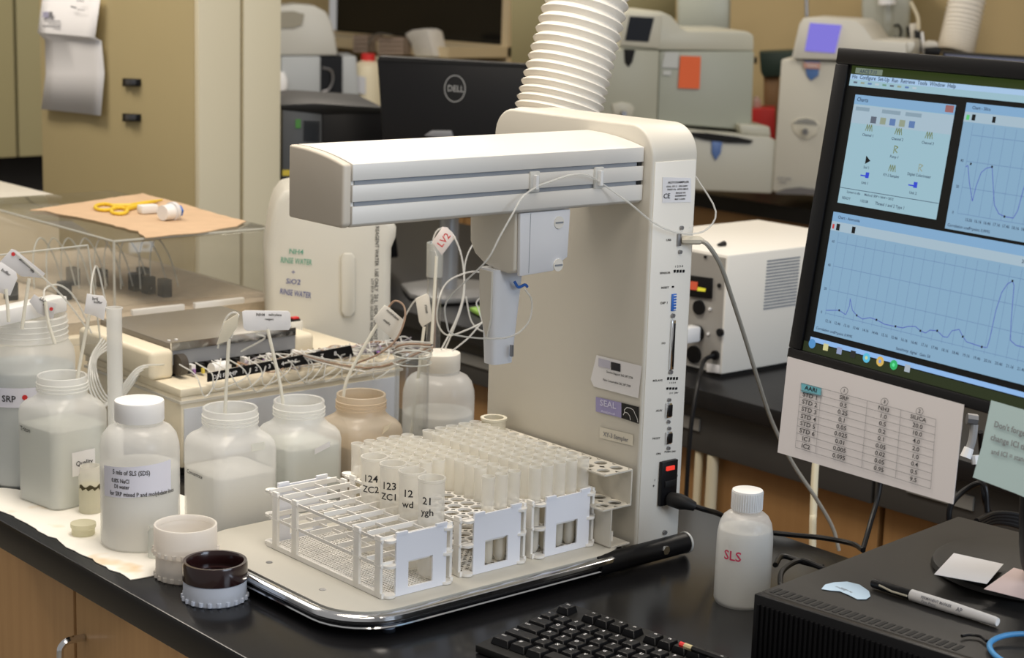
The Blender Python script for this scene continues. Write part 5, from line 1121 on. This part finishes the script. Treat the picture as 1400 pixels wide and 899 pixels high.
for k, (c_2, x, y) in enumerate(((.32, 1155, 534), (.615, 1210, 549), (.87, 1258, 562))):
    ta.text(mb, str((1, 3, 2)[k]), x, y, 7, 16); ta.line(mb, [(x+5*math.cos(t), y+5*math.sin(t)) for t in np.linspace(0, 2*math.pi, 13)], .6)
mb.build('lettering', M_ink, ps_)
bn = thing('blue_note', 'pale blue handwritten note hanging under the monitor at the right edge', 'note', tp_.P(1370, 600))
slab(tp_, [(1355, 547), (1480, 583), (1462, 705), (1388, 674), (1330, 652), (1342, 610)], .0005).build('sheet', mat('blue_paper', (.50, .66, .68), .8), bn)
mb = MB(); ta.text(mb, "Don't forget to", 1388, 588, 12, 17, sx=.8); ta.text(mb, 'change ICI then', 1384, 606, 12, 17, sx=.8); ta.text(mb, 'and ICI = standard', 1385, 624, 10, 14, sx=.8); mb.build('lettering', M_inkg, bn)
# cables under the monitor
for lab, pts, r_2, m in (('black cable looping from the floor up behind the printed table', [(1180, 750, 2.35), (1190, 715, 2.38), (1203, 665, 2.4), (1205, 600, 2.4), (1200, 540, 2.4)], .0035, M_black),
                         ('black cable arching from behind the note down past the desktop computer', [(1297, 720, 2.42), (1300, 690, 2.42), (1322, 668, 2.42), (1345, 662, 2.4), (1350, 700, 2.4)], .004, M_black),
                         ('white cable hanging straight down behind the printed table', [(1118, 600, 2.75), (1114, 650, 2.74), (1112, 700, 2.73), (1111, 742, 2.72), (1110, 1000, 2.70), (1110, 1330, 2.68)], .0055, M_cabl),
                         ('black cable looping on the worktop right of the marked bottle', [(1060, 772, 2.24), (1070, 760, 2.28), (1098, 768, 2.27), (1125, 775, 2.25)], .0035, M_black),
                         ('black cable curling beside the desktop computer, nearest the marked bottle', [(1128, 778, 2.24), (1095, 766, 2.27), (1070, 780, 2.23), (1068, 800, 2.2), (1080, 804, 2.18)], .0035, M_black),
                         ('black cable from under the blue note onto the coil', [(1340, 590, 2.36), (1343, 640, 2.4), (1345, 680, 2.4), (1355, 705, 2.42)], .0035, M_black)):
    tag(MB().tube([pt(*p_) for p_ in pts], r_2, 10, smooth=6).build('cable', m), lab, 'cable')
cq = thing('cable_coil', 'black cables coiled behind the desktop computer at the right edge', 'cable', pt(1390, 715, 2.38))
for k in range(4): MB().tube([pt(1335, 712+4*k, 2.36), pt(1360, 702+4*k, 2.40), pt(1395, 705+5*k, 2.42), pt(1425, 725+5*k, 2.42)], .0038, 10, smooth=6).build('turn', M_black, cq)
wp = thing('video_plug', 'white cable plug hanging below the monitor between paper and blue note', 'plug', pt(1325, 625, 2.2))
MB().tube([pt(1325, 612, 2.2), pt(1320, 625, 2.2)], [.006, .007], 10).build('plug_body', M_white, wp); MB().tube([pt(1332, 580, 2.2), pt(1330, 598, 2.2), pt(1326, 612, 2.2)], .005, 10, smooth=3).build('lead', mat('lead_grey', (.3, .3, .3), .5), wp)
MB().tube([pt(1322, 572, 2.2), pt(1336, 574, 2.2)], .007, 8).build('plug_shell', M_grey, wp); MB().tube([pt(1333, 622, 2.2), pt(1334, 634, 2.2)], .005, 8).build('plug_body', M_white, wp)
bc = tag(MB().tube([at(x, y, z=PZ+dz) for x, y, dz in ((1440, 868, .012), (1395, 866, .010), (1368, 870, .008), (1353, 880, .006), (1360, 895, .005), (1385, 912, .005))], .0028, 10, smooth=6).build('cable', mat('cable_blue', (.06, .26, .55), .4)), 'bright blue cable curling on the desktop computer at the bottom right corner', 'cable')
tag(MB().tube([at(x, y, z=PZ+.004) for x, y in ((1315, 869), (1325, 867), (1340, 869), (1349, 876))], .0018, 8, smooth=4).build('wire_scrap', M_black), 'short curved black wire scrap on the desktop computer', 'wire')
# ---- keyboard
kE, kC = at(786, 826, z=.026), at(681, 885, z=.018)
kv = nrm([-(kE-kC)[1]*-1, -(kE-kC)[0], 0]) if False else None
k_in = nrm([kE[0]-kC[0], kE[1]-kC[1], 0])            # from the space bar row to the function row
q1 = at(774, 834, z=.026); q2 = at(895, 884, z=.026); k_r = nrm([q2[0]-q1[0], q2[1]-q1[1], 0])
k_r = nrm(k_r-(k_r@k_in)*k_in*.5); k_in = nrm(np.cross([0, 0, 1], k_r)); k_in = k_in if k_in@F_ > 0 else -k_in
pit = .0198
kb = thing('keyboard', 'black computer keyboard with white legends at the bottom edge', 'keyboard', kC+k_r*.2-np.array([0, 0, .018]))
kO = kE-k_r*.011-k_in*(pit*6.7)-np.array([0, 0, kE[2]])
prof = [(-.012, .001), (-.012, .010), (pit*6.4, .020), (pit*7.2, .021), (pit*7.35, .016), (pit*7.35, .001)]
MB().prism([kO+k_in*a_+up*b_-k_r*.010 for a_, b_ in prof], k_r*(.315)).build('case', M_blackm, kb, bevel=.0015)
rowsK = [(0, [(1.4, 'Ctrl'), (1.2, '#'), (1.2, 'Alt'), (6, ''), (1.2, 'Alt'), (1.2, '#'), (1.2, 'Ctrl')]), (1, [(2.2, 'Shift')]+[(1, c) for c in 'ZXCVBNM<>?']+[(2.6, 'Shift')]), (2, [(1.75, 'Caps')]+[(1, c) for c in 'ASDFGHJKL:"']+[(2.1, 'Enter')]), (3, [(1.5, 'Tab')]+[(1, c) for c in 'QWERTYUIOP{}|']), (4, [(1, c) for c in '~1234567890-=']+[(2, 'Back')]), (5.55, [(1, 'Esc'), (-.9, ''), (1, 'F1'), (1, 'F2'), (1, 'F3'), (1, 'F4'), (-.5, ''), (1, 'F5'), (1, 'F6'), (1, 'F7'), (1, 'F8'), (-.5, ''), (1, 'F9'), (1, 'F10'), (1, 'F11'), (1, 'F12')])]
for ry, keys in rowsK:
    x = 0
    for wk, ch in keys:
        if wk < 0: x += -wk; continue
        zb_ = .010+.010*(ry+.5)/6.9+.0005; h = .0085
        a0_, a1_ = x*pit+.0006, (x+wk)*pit-.0006; b0_, b1_ = ry*pit+.0006, (ry+1)*pit-.0006; i_ = .0026
        bot_ = [kO+k_r*a_+k_in*b_+up*zb_ for a_, b_ in ((a0_, b0_), (a1_, b0_), (a1_, b1_), (a0_, b1_))]
        top_ = [kO+k_r*a_+k_in*b_+up*(zb_+h) for a_, b_ in ((a0_+i_, b0_+i_*.8), (a1_-i_, b0_+i_*.8), (a1_-i_, b1_-i_*.5), (a0_+i_, b1_-i_*.5))]
        kk = MB().add(bot_+top_, [(3, 2, 1, 0), (4, 5, 6, 7), (0, 1, 5, 4), (1, 2, 6, 5), (2, 3, 7, 6), (3, 0, 4, 7)]).build('key', M_black, kb, bevel=.0007, bseg=1)
        if ch:
            mb = MB(); s2 = .0062 if len(ch) == 1 else .0040; off = (a0_+i_+.0035*(1 if len(ch) == 1 else 1.6)+.001); text(mb, ch, kO+k_r*off+k_in*(b1_-.0062)+up*(zb_+h+.0003), k_r, k_in, s2); mb.build('legend', M_paper, kk)
        x += wk
kw = thing('pencil', 'thin pencil with a red tip lying across the keyboard near the bottom edge', 'pencil', at(945, 886, z=.034)); a_ = at(930, 880, z=.036); b_ = at(990, 902, z=.034); dk = nrm(b_-a_)
MB().tube([a_, a_+dk*.006], .0032, 8).build('eraser', M_red, kw); MB().tube([a_+dk*.006, a_+dk*.016], .0034, 8).build('ferrule', mat('ferrule', (.7, .6, .35), .35, .6), kw); MB().tube([a_+dk*.016, a_+dk*.12], .0033, 6).build('shaft', M_black, kw)
# ================================================================ BACKGROUND
def ext(pl, pts, d, name, m, par=None, bev=0.0, h=0):
    return MB().prism([pl.P(x, y, h) for x, y in pts], -pl.n*d).build(name, m, par, bevel=bev)
# second monitor with round logo on its back
dp_ = face(620, 180, 3.95, -6)
m2_ = thing('computer_monitor', 'black monitor seen from behind with a round logo, behind the sampler arm', 'monitor', at(612, 400, z=.002))
ext(dp_, [(515, 79), (640, 86), (800, 95), (796, 190), (792, 296), (640, 298), (530, 296), (523, 190)], .03, 'housing', M_black, m2_, .006)
ext(dp_, [(518, 77), (718, 88), (800, 93), (800, 96), (718, 92), (518, 83)], .05, 'bezel_edge', M_blackm, m2_, 0, .002)
da = Art(dp_); mb = MB(); ring_ = [(622+14*math.cos(t), 121+18*math.sin(t)) for t in np.linspace(0, 2*math.pi, 33)]; da.line(mb, ring_, 1.3, .002); da.text(mb, 'DELL', 623, 121.5, 12, 4, .002, .85)
mb.build('logo', mat('logo_grey', (.32, .32, .31), .4), m2_)
sb = at(612, 400, z=.004); MB().tube([sb, sb+np.array([0, 0, .24])], .022, 20).build('stand_post', mat('post_grey', (.40, .42, .46), .3, .5), m2_)
MB().prism([at(x, y, z=.004) for x, y in ((548, 394), (600, 386), (668, 390), (690, 400), (672, 412), (600, 416), (560, 408))], (0, 0, .012)).build('stand_base', mat('base_grey', (.20, .20, .20), .4), m2_, bevel=.003)
ext(dp_, [(580, 185), (590, 178), (618, 178), (621, 190)], .02, 'bracket', mat('brk_grey', (.22, .22, .23), .4), m2_, .003, .012)
p = at(655, 425, z=.004); tag(MB().prism([at(x, y, z=.004) for x, y in ((642, 424), (668, 420), (690, 428), (660, 434))], (0, 0, .006)).build('green_pad', mat('lime', (.30, .55, .10), .6)), 'bright green pad on the rear worktop beside the probe guard', 'pad')
# black tower at left of it
tpl = face(450, 200, 4.25, 8); tw = thing('computer_tower', 'black computer tower with grille and green lamp beside the tall cabinet', 'computer', pt(450, 330, 4.25))
ext(tpl, [(440, 153), (523, 150), (545, 352), (440, 358)], .42, 'case', M_black, tw, .004)
tsp = Pl(tpl.P(387, 150), tpl.n*.8+nrm(np.cross(tpl.n, [0, 0, 1]))*.35)
ext(tpl, [(386, 147), (440, 150), (440, 358), (386, 360)], .40, 'rear_panel', mat('panel_dark', (.07, .075, .08), .45), tw, .002, .001)
ext(tpl, [(384, 143), (430, 141), (525, 147), (525, 154), (440, 156), (384, 150)], .42, 'lid', M_blackm, tw, .002, .003)
ta2 = Art(Pl(tpl.O+tpl.n*.004, tpl.n))
for k in range(9): MB().prism([ta2.pl.P(x, y) for x, y in ((415, 165+k*3.2), (437, 166+k*3.2), (437, 167.6+k*3.2), (415, 166.6+k*3.2))], tpl.n*.002).build('grille_bar', M_black, tw)
mb = MB(); ta2.rect(mb, 404, 163, 411, 175, .001); mb.build('green_lamp', mat('green_lamp', (.12, .35, .08), emit=.4), tw)
mb = MB(); ta2.rect(mb, 386, 232, 400, 240, .001); mb.build('yellow_tape', mat('ytape', (.65, .50, .05), .6), tw)
# grey instrument far left with a cut-out dome
gp_ = face(430, 80, 7.55, 5); gi = thing('grey_instrument', 'pale grey domed instrument right of the tall cabinet', 'laboratory instrument', pt(430, 150, 7.55))
M_gi = mat('inst_grey', (.44, .47, .49), .45)
ext(gp_, [(380, 9), (405, 6), (430, 8), (446, 16), (453, 30), (458, 50), (462, 76), (380, 76)], .30, 'dome', mat('inst_grey_top', (.56, .56, .52), .4), gi, .01)
ext(gp_, [(384, 77), (438, 77), (438, 146), (384, 146)], .30, 'body', M_gi, gi, .005, .004)
ext(gp_, [(438, 77), (468, 77), (468, 146), (438, 146)], .26, 'recess', M_black, gi, 0, .0)
ext(gp_, [(468, 77), (487, 77), (491, 140), (489, 146), (468, 146)], .30, 'side_door', M_gi, gi, .006, .004)
ext(gp_, [(380, 16), (400, 15), (416, 19), (413, 34), (402, 38), (380, 38)], .004, 'window', mat('dome_window', (.30, .28, .22), .4), gi, 0, .006)
ext(gp_, [(378, 98), (388, 98), (392, 108), (392, 120), (386, 126), (378, 126)], .03, 'knob', M_white, gi, .004, .03)
for pts in ([(440, 92), (452, 96), (454, 110), (448, 122), (440, 124)], [(440, 128), (448, 132), (446, 140), (440, 142)]): MB().tube([gp_.P(x, y, .03) for x, y in pts], .004, 6, smooth=4).build('hose', M_grey, gi)
hb = face(480, 110, 7.7, 0)
t = thing('reagent_bottle', 'cream bottle with a red cap beside the grey instrument', 'bottle', pt(500, 146, 7.7)); c = hb.P(503, 112); Rb = 34*7.7/FPX
MB().lathe([(Rb*.7, -.13), (Rb*.75, .12), (Rb*.6, .16), (Rb*.3, .18)], c[0], c[1], 20, cap1=True).build('shell', M_cabl, t)
cz = c[2]; 
for ch in t.children: ch.location.z += cz-.09
capm = MB().tube([np.array([c[0], c[1], cz+.085]), np.array([c[0], c[1], cz+.12])], .03, 16).build('cap', M_red, t)
ext(hb, [(486, 101), (500, 104), (500, 127), (486, 125)], .003, 'label', mat('lbl_grey', (.55, .57, .62), .6), t, 0, .08)
MB().prism([at(x, y, z=.001) for x, y in ((494, 140), (520, 139), (524, 150), (499, 149))], (0, 0, .002)).build('paper_sheet', M_paper); o = [q for q in bpy.data.objects if q.name.startswith('paper_sheet')][0]; tag(o, 'white sheet of paper left of the monitor with the round logo', 'paper')
# vial racks and gloves box above the monitor
rk = Pl((3.36, 0, 0), (-1, 0, 0))
ca = Pl((3.37, 0, 0), (-1, 0, 0)); q_a = ca.P(512, 76); q_b = ca.P(604, 78)
tag(MB().box(3.3, min(q_a[1], q_b[1]), .001, 3.48, max(q_a[1], q_b[1]), min(q_a[2], q_b[2])-.002).build('carton', M_cabl), 'cream carton behind the round-logo monitor under the right vial rack', 'carton'); M_vr = mat('rack_brown', (.20, .15, .11), .6)
for lab, x0, x1, y0, y1 in (('small brown vial rack above the round-logo monitor, left one', 483, 507, 47, 71), ('small brown vial rack above the round-logo monitor, right one', 517, 555, 50, 75)):
    t = thing('vial_rack', lab, 'vial rack', rk.P((x0+x1)/2, y1))
    ext(rk, [(x0, y0), (x1, y0+1), (x1, y1), (x0, y1-1)], .07, 'block', M_vr, t, .002)
    n = int((x1-x0)/5)
    for k in range(n):
        for j in range(4): ext(rk, [(x0+1+k*5, y0+2+j*6), (x0+4.2+k*5, y0+2+j*6), (x0+4.2+k*5, y0+6.4+j*6), (x0+1+k*5, y0+6.4+j*6)], .004, 'vial_end', mat('vial_pink', (.48, .38, .32), .5), t, 0, .005)
t = thing('tissue_roll', 'crumpled white gridded bag above the round-logo monitor', 'bag', rk.P(572, 75)); ext(rk, [(552, 46), (562, 41), (580, 39), (586, 42), (590, 60), (594, 78), (566, 78), (561, 60)], .08, 'bag', mat('bag_white', (.62, .60, .56), .7, noise=.12, nscale=60), t, .01)
MB().tube([rk.P(x, y, .02) for x, y in ((508, 60), (514, 50), (524, 46), (540, 48))], .004, 6, smooth=4).build('strap', M_grey, t)
# instrument 1 (centre) : screen, badge, orange note, tray
ip = face(930, 130, 5.75, 14); i1 = thing('plasma_instrument', 'large greenish grey instrument with a dark display and orange note', 'laboratory instrument', pt(930, 260, 5.75))
M_i1 = mat('inst_greenish', (.46, .46, .37), .45); M_i1b = mat('inst_greenish_side', (.42, .44, .37), .45)
ext(ip, [(846, 62), (853, 18), (858, 14), (905, 16), (918, 22), (932, 38), (940, 42), (1022, 43), (1031, 48), (1031, 70), (846, 68)], .45, 'upper_cover', mat('inst_pale', (.58, .57, .47), .4), i1, .012)
ext(ip, [(815, 66), (901, 69), (897, 168), (812, 160)], .45, 'front_door', M_i1, i1, .006, .012)
ext(ip, [(902, 70), (1031, 70), (1027, 178), (898, 168)], .45, 'side_panel', M_i1b, i1, .006, .004)
ext(ip, [(851, 18), (904, 20), (900, 66), (846, 62)], .02, 'display_frame', mat('inst_frame', (.60, .58, .48), .4), i1, .004, .014)
ext(ip, [(859.5, 22), (893, 24), (885, 57), (853, 55)], .006, 'display', mat('display_dark', (.006, .006, .008), .4, spec=.2), i1, 0, .0165)
ext(ip, [(852, 67), (867, 68), (863, 84), (858, 91), (853, 85)], .01, 'badge', M_dark, i1, .001, .018)
ext(ip, [(835, 142), (848, 139), (860, 141), (866, 147), (862, 160), (838, 156)], .008, 'latch', mat('inst_frame', (.6, .58, .48), .4), i1, .002, .018)
c = ip.P(850, 154, .02); MB().tube([c, c+ip.n*.02], .008, 12).build('latch_knob', M_grey, i1)
ext(ip, [(880, 168), (960, 178), (1045, 184), (1058, 192), (1050, 262), (960, 258), (880, 250)], .36, 'tray_unit', mat('inst_tray', (.55, .54, .46), .45), i1, .01, .06)
ext(ip, [(938, 178), (960, 179), (1000, 184), (1022, 189), (1018, 193), (985, 192), (955, 188), (940, 184)], .01, 'tray_opening', M_dark, i1, 0, .068)
ext(ip, [(966, 190), (980, 191), (978, 206), (971, 216), (966, 206)], .01, 'tray_badge', mat('badge_blue', (.10, .18, .42), .4), i1, .001, .068)
ext(ip, [(1005, 168), (1046, 171), (1048, 184), (1008, 181)], .15, 'side_block', mat('inst_pale', (.58, .57, .47), .4), i1, .004, .05)
t = thing('orange_note', 'orange paper note stuck on the greenish grey instrument', 'note', ip.P(940, 120)); ext(ip, [(929, 76), (957, 77), (955, 121), (926, 120)], .002, 'sheet', mat('orange_paper', (.88, .16, .05), .7), t, 0, .012)
t = thing('white_note', 'white paper note with small print left of the orange note', 'note', ip.P(915, 92)); ext(ip, [(908, 71), (927, 71), (926, 93), (904, 92)], .002, 'sheet', mat('note_white', (.60, .62, .60), .7), t, 0, .010)
ext(ip, [(906, 96), (917, 96), (916, 103), (905, 102)], .002, 'tab', mat('note_white', (.6, .62, .6), .7), t, 0, .010)
# instrument 2 with lit violet display
jp2 = face(1110, 150, 5.7, -9); i2 = thing('plasma_instrument', 'tall pale instrument with a lit violet display left of the monitor', 'laboratory instrument', pt(1110, 266, 5.7))
M_i2 = mat('inst2_grey', (.60, .58, .50), .42)
ext(jp2, [(1068, 80), (1150, 85), (1215, 87), (1215, 266), (1135, 270), (1055, 262)], .45, 'body', M_i2, i2, .008)
ext(jp2, [(1084, 78), (1094, 33), (1100, 24), (1170, 28), (1182, 36), (1194, 55), (1240, 58), (1240, 84), (1084, 80)], .40, 'head', mat('inst_pale2', (.70, .68, .60), .42), i2, .012, .02)
ext(jp2, [(1109, 31), (1152, 34), (1143, 72), (1102, 69)], .006, 'display', mat('violet_display', (.20, .17, .62), emit=1.0), i2, 0, .024)
b_ = ext(jp2, [(1100, 83), (1121, 84), (1119, 103), (1109, 110), (1103, 103)], .01, 'badge', mat('badge_blue2', (.10, .20, .45), .4), i2, .001, .006)
ext(jp2, [(1099, 85), (1122, 86), (1121, 94), (1100, 93)], .01, 'badge_band', mat('badge_pink', (.62, .35, .28), .5), b_, 0, .010)
mb = MB(); Art(Pl(jp2.O+jp2.n*.012, jp2.n)).text(mb, 'Thermo', 1110.5, 89.5, 5, 4, .0, .9); mb.build('lettering', M_paper, b_)
sc2 = [(1083, 168), (1090, 163), (1102, 161), (1113, 164), (1120, 170), (1116, 184), (1105, 190), (1094, 188), (1086, 180)]
ext(jp2, sc2, .008, 'handle_recess', mat('recess_pale', (.66, .63, .52), .4), i2, .002, .006)
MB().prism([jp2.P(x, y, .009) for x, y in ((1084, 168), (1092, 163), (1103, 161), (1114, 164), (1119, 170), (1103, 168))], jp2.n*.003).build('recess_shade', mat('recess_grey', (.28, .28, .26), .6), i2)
c = jp2.P(1102, 179, .01); MB().tube([c, c+jp2.n*.012], .009, 14).build('lock', M_grey, i2)
mb = MB(); a2_ = Art(Pl(jp2.O+jp2.n*.009, jp2.n)); a2_.text(mb, 'iCAP 6000', 1072, 244, 5, 6, 0, .9); a2_.text(mb, 'SERIES', 1070, 249, 4, 6, 0, .9); mb.build('series_lettering', M_inkg, i2)
MB().prism([jp2.P(x, y, .01) for x, y in ((1062, 262), (1075, 257), (1095, 255), (1130, 260), (1132, 266), (1062, 264))], jp2.n*.01).build('base_recess', M_grey, i2)
# things between and above
def simple(name, lab, cat, px, py, d, pts, th, m, bev=.004, h=0, turn=0):
    pl = face(px, py, d, turn); o = ext(pl, pts, th, name, m, None, bev, h); return tag(o, lab, cat), pl
simple('dark_container', 'dark green box shelf behind, between the two tall instruments', 'box', 1052, 88, 6.5, [(1038, 72), (1088, 70), (1088, 104), (1044, 106), (1040, 98)], .2, mat('dark_green', (.018, .045, .035), .5))
simple('wooden_post', 'brown wooden block between the two tall instruments', 'block', 1055, 125, 6.55, [(1044, 105), (1066, 104), (1066, 248), (1044, 246)], .1, M_farw)
t, pl = simple('red_bin', 'red plastic bin between the two tall instruments', 'bin', 1045, 165, 6.35, [(1028, 149), (1060, 149), (1060, 257), (1030, 254)], .18, M_red)
simple('pink_bag', 'small pink bag on the red bin', 'bag', 1034, 142, 6.4, [(1029, 136), (1034, 131), (1040, 136), (1041, 149), (1030, 149)], .05, mat('pale_pink', (.75, .55, .50), .7), .008)
simple('wall_switch_plate', 'small dark switch on the wall right of the greenish instrument', 'switch', 1033, 82, 6.4, [(1031, 78), (1035, 78), (1035, 87), (1031, 87)], .02, M_blackm, .001)
# carboys on the wall shelf
for nm_, lab, pts, px, d, m in (('carboy', 'hazy translucent carboy behind the greenish grey instrument', [(925, -30), (1000, -30), (998, 60), (926, 60)], 960, 6.25, mat('hazy', (.44, .46, .40), .4)), ('hazy_carboy', 'hazy plastic carboy with markings above the monitor', [(1178, -30), (1248, -30), (1243, 52), (1236, 56), (1185, 54), (1178, 20)], 1210, 6.2, milky('hazy2', (.70, .72, .66), .25, .3))):
    o, pl = simple('carboy', lab, 'jug', px, 20, d, pts, .22, m, .03)
    if px == 1210:
        MB().tube([pl.P(1213, 0, .03), pl.P(1214, 45, .03)], .022, 16).build('inner_tube', M_glass, None).parent = o
        MB().tube([pl.P(1213, -6, .03), pl.P(1213, 6, .03)], .030, 16).build('neck_ring', M_white, None).parent = o
        MB().tube([pl.P(x, y, .01) for x, y in ((1222, 36), (1228, 34), (1232, 42), (1229, 52), (1222, 50))], .004, 6, smooth=4).build('mark', M_blackm, None).parent = o
        MB().tube([pl.P(x, y, .01) for x, y in ((1241, 36), (1243, 52))], .006, 6).build('mark', M_blackm, None).parent = o
t = thing('torch_stand', 'small white and black fitting beside the hazy carboy above the monitor', 'fitting', pt(1258, 60, 6.0)); fp2 = face(1255, 55, 6.0)
ext(fp2, [(1243, 33), (1257, 31), (1256, 60), (1245, 58)], .03, 'bracket', M_cream, t, .004); ext(fp2, [(1250, 40), (1262, 45), (1262, 72), (1252, 72)], .03, 'clamp', M_black, t, .004, .02); ext(fp2, [(1262, 42), (1266, 74), (1261, 74), (1259, 44)], .03, 'arm', M_white, t, .002, .05)
MB().tube([fp2.P(x, y, .02) for x, y in ((1245, 2), (1250, 12), (1255, 24), (1256, 40))], .006, 8, smooth=4).build('hose', mat('hose_cream', (.7, .62, .45), .5), t)
simple('white_dome', 'small white domed cover over a black base above the monitor', 'cover', 1275, 62, 5.9, [(1262, 60), (1268, 56), (1280, 57), (1286, 64), (1262, 66)], .1, M_cream, .004)
simple('instrument_base', 'black base under the small white domed cover above the monitor', 'base', 1275, 70, 5.9, [(1264, 66.5), (1286, 65), (1286, 76), (1264, 76)], .1, M_black, .002)
simple('small_cream_tub', 'cream shallow tub on the pale instrument above the monitor', 'tub', 1225, 64, 5.6, [(1190, 54), (1252, 57), (1250, 66), (1245, 73), (1196, 70)], .12, mat('inst_pale2', (.7, .68, .6), .42), .008)
dd2 = 5.9
duct('exhaust_duct', 'smaller white corrugated hose at the top right behind the monitor', [pt(1306, 72, dd2), pt(1312, 50, dd2), pt(1352, -140, dd2)], .058, .058, .017, M_duct, .003)
# wall trunking with sockets and black shelf edge
wt = face(1330, 60, 6.5, -6); t = thing('wall_raceway', 'beige wall raceway with sockets at the top right', 'raceway', wt.P(1330, 75))
ext(wt, [(1242, 27), (1480, 42), (1480, 82), (1242, 68)], .05, 'cover', mat('raceway_beige', (.52, .47, .37), .5), t, .003)
for x in (1380, 1390): c = wt.P(x, 44, .002); MB().tube([c, c+wt.n*.012], .010, 14).build('round_socket', mat('sock_grey', (.2, .19, .16), .5), t)
for x in (1376, 1382, 1388): ext(wt, [(x, 59), (x+4.5, 59), (x+4.5, 66), (x, 66)], .01, 'socket', M_black, t, 0, .012)
o, pl = simple('dark_display', 'black display top edge behind the monitor at the right', 'display', 1350, 80, 5.6, [(1288, 70), (1480, 82), (1480, 140), (1288, 120)], .05, M_black, .004)
ext(pl, [(1292, 74), (1480, 87), (1480, 92), (1292, 77)], .01, 'bright_rim', mat('rim_blue', (.20, .22, .32), .3), None, 0, .01).parent = o
t = tag(MB().tube([pt(1101, -60, 6.3), pt(1103, 23, 6.3)], .007, 8).build('conduit', M_grey), 'thin grey rod rising behind the lit violet display', 'rod')
# wall pieces beside the window
simple('wall_panel', 'dark olive panel on the wall right of the window', 'panel', 745, 30, 7.0, [(699, -40), (760, -40), (760, 90), (699, 84)], .03, mat('olive_wall', (.26, .23, .12), .8), .001)
simple('wall_panel', 'short dark olive panel on the wall above the greenish grey instrument', 'panel', 880, 8, 6.6, [(855, -40), (924, -40), (924, 26), (855, 26)], .03, MATS['olive_wall'], .001)
# ---------------------------------------------------------------- raise everything so that the floor is z = 0
bpy.context.view_layer.update()
for o in list(bpy.data.objects):
    if o.parent is None: o.location.z += ZO
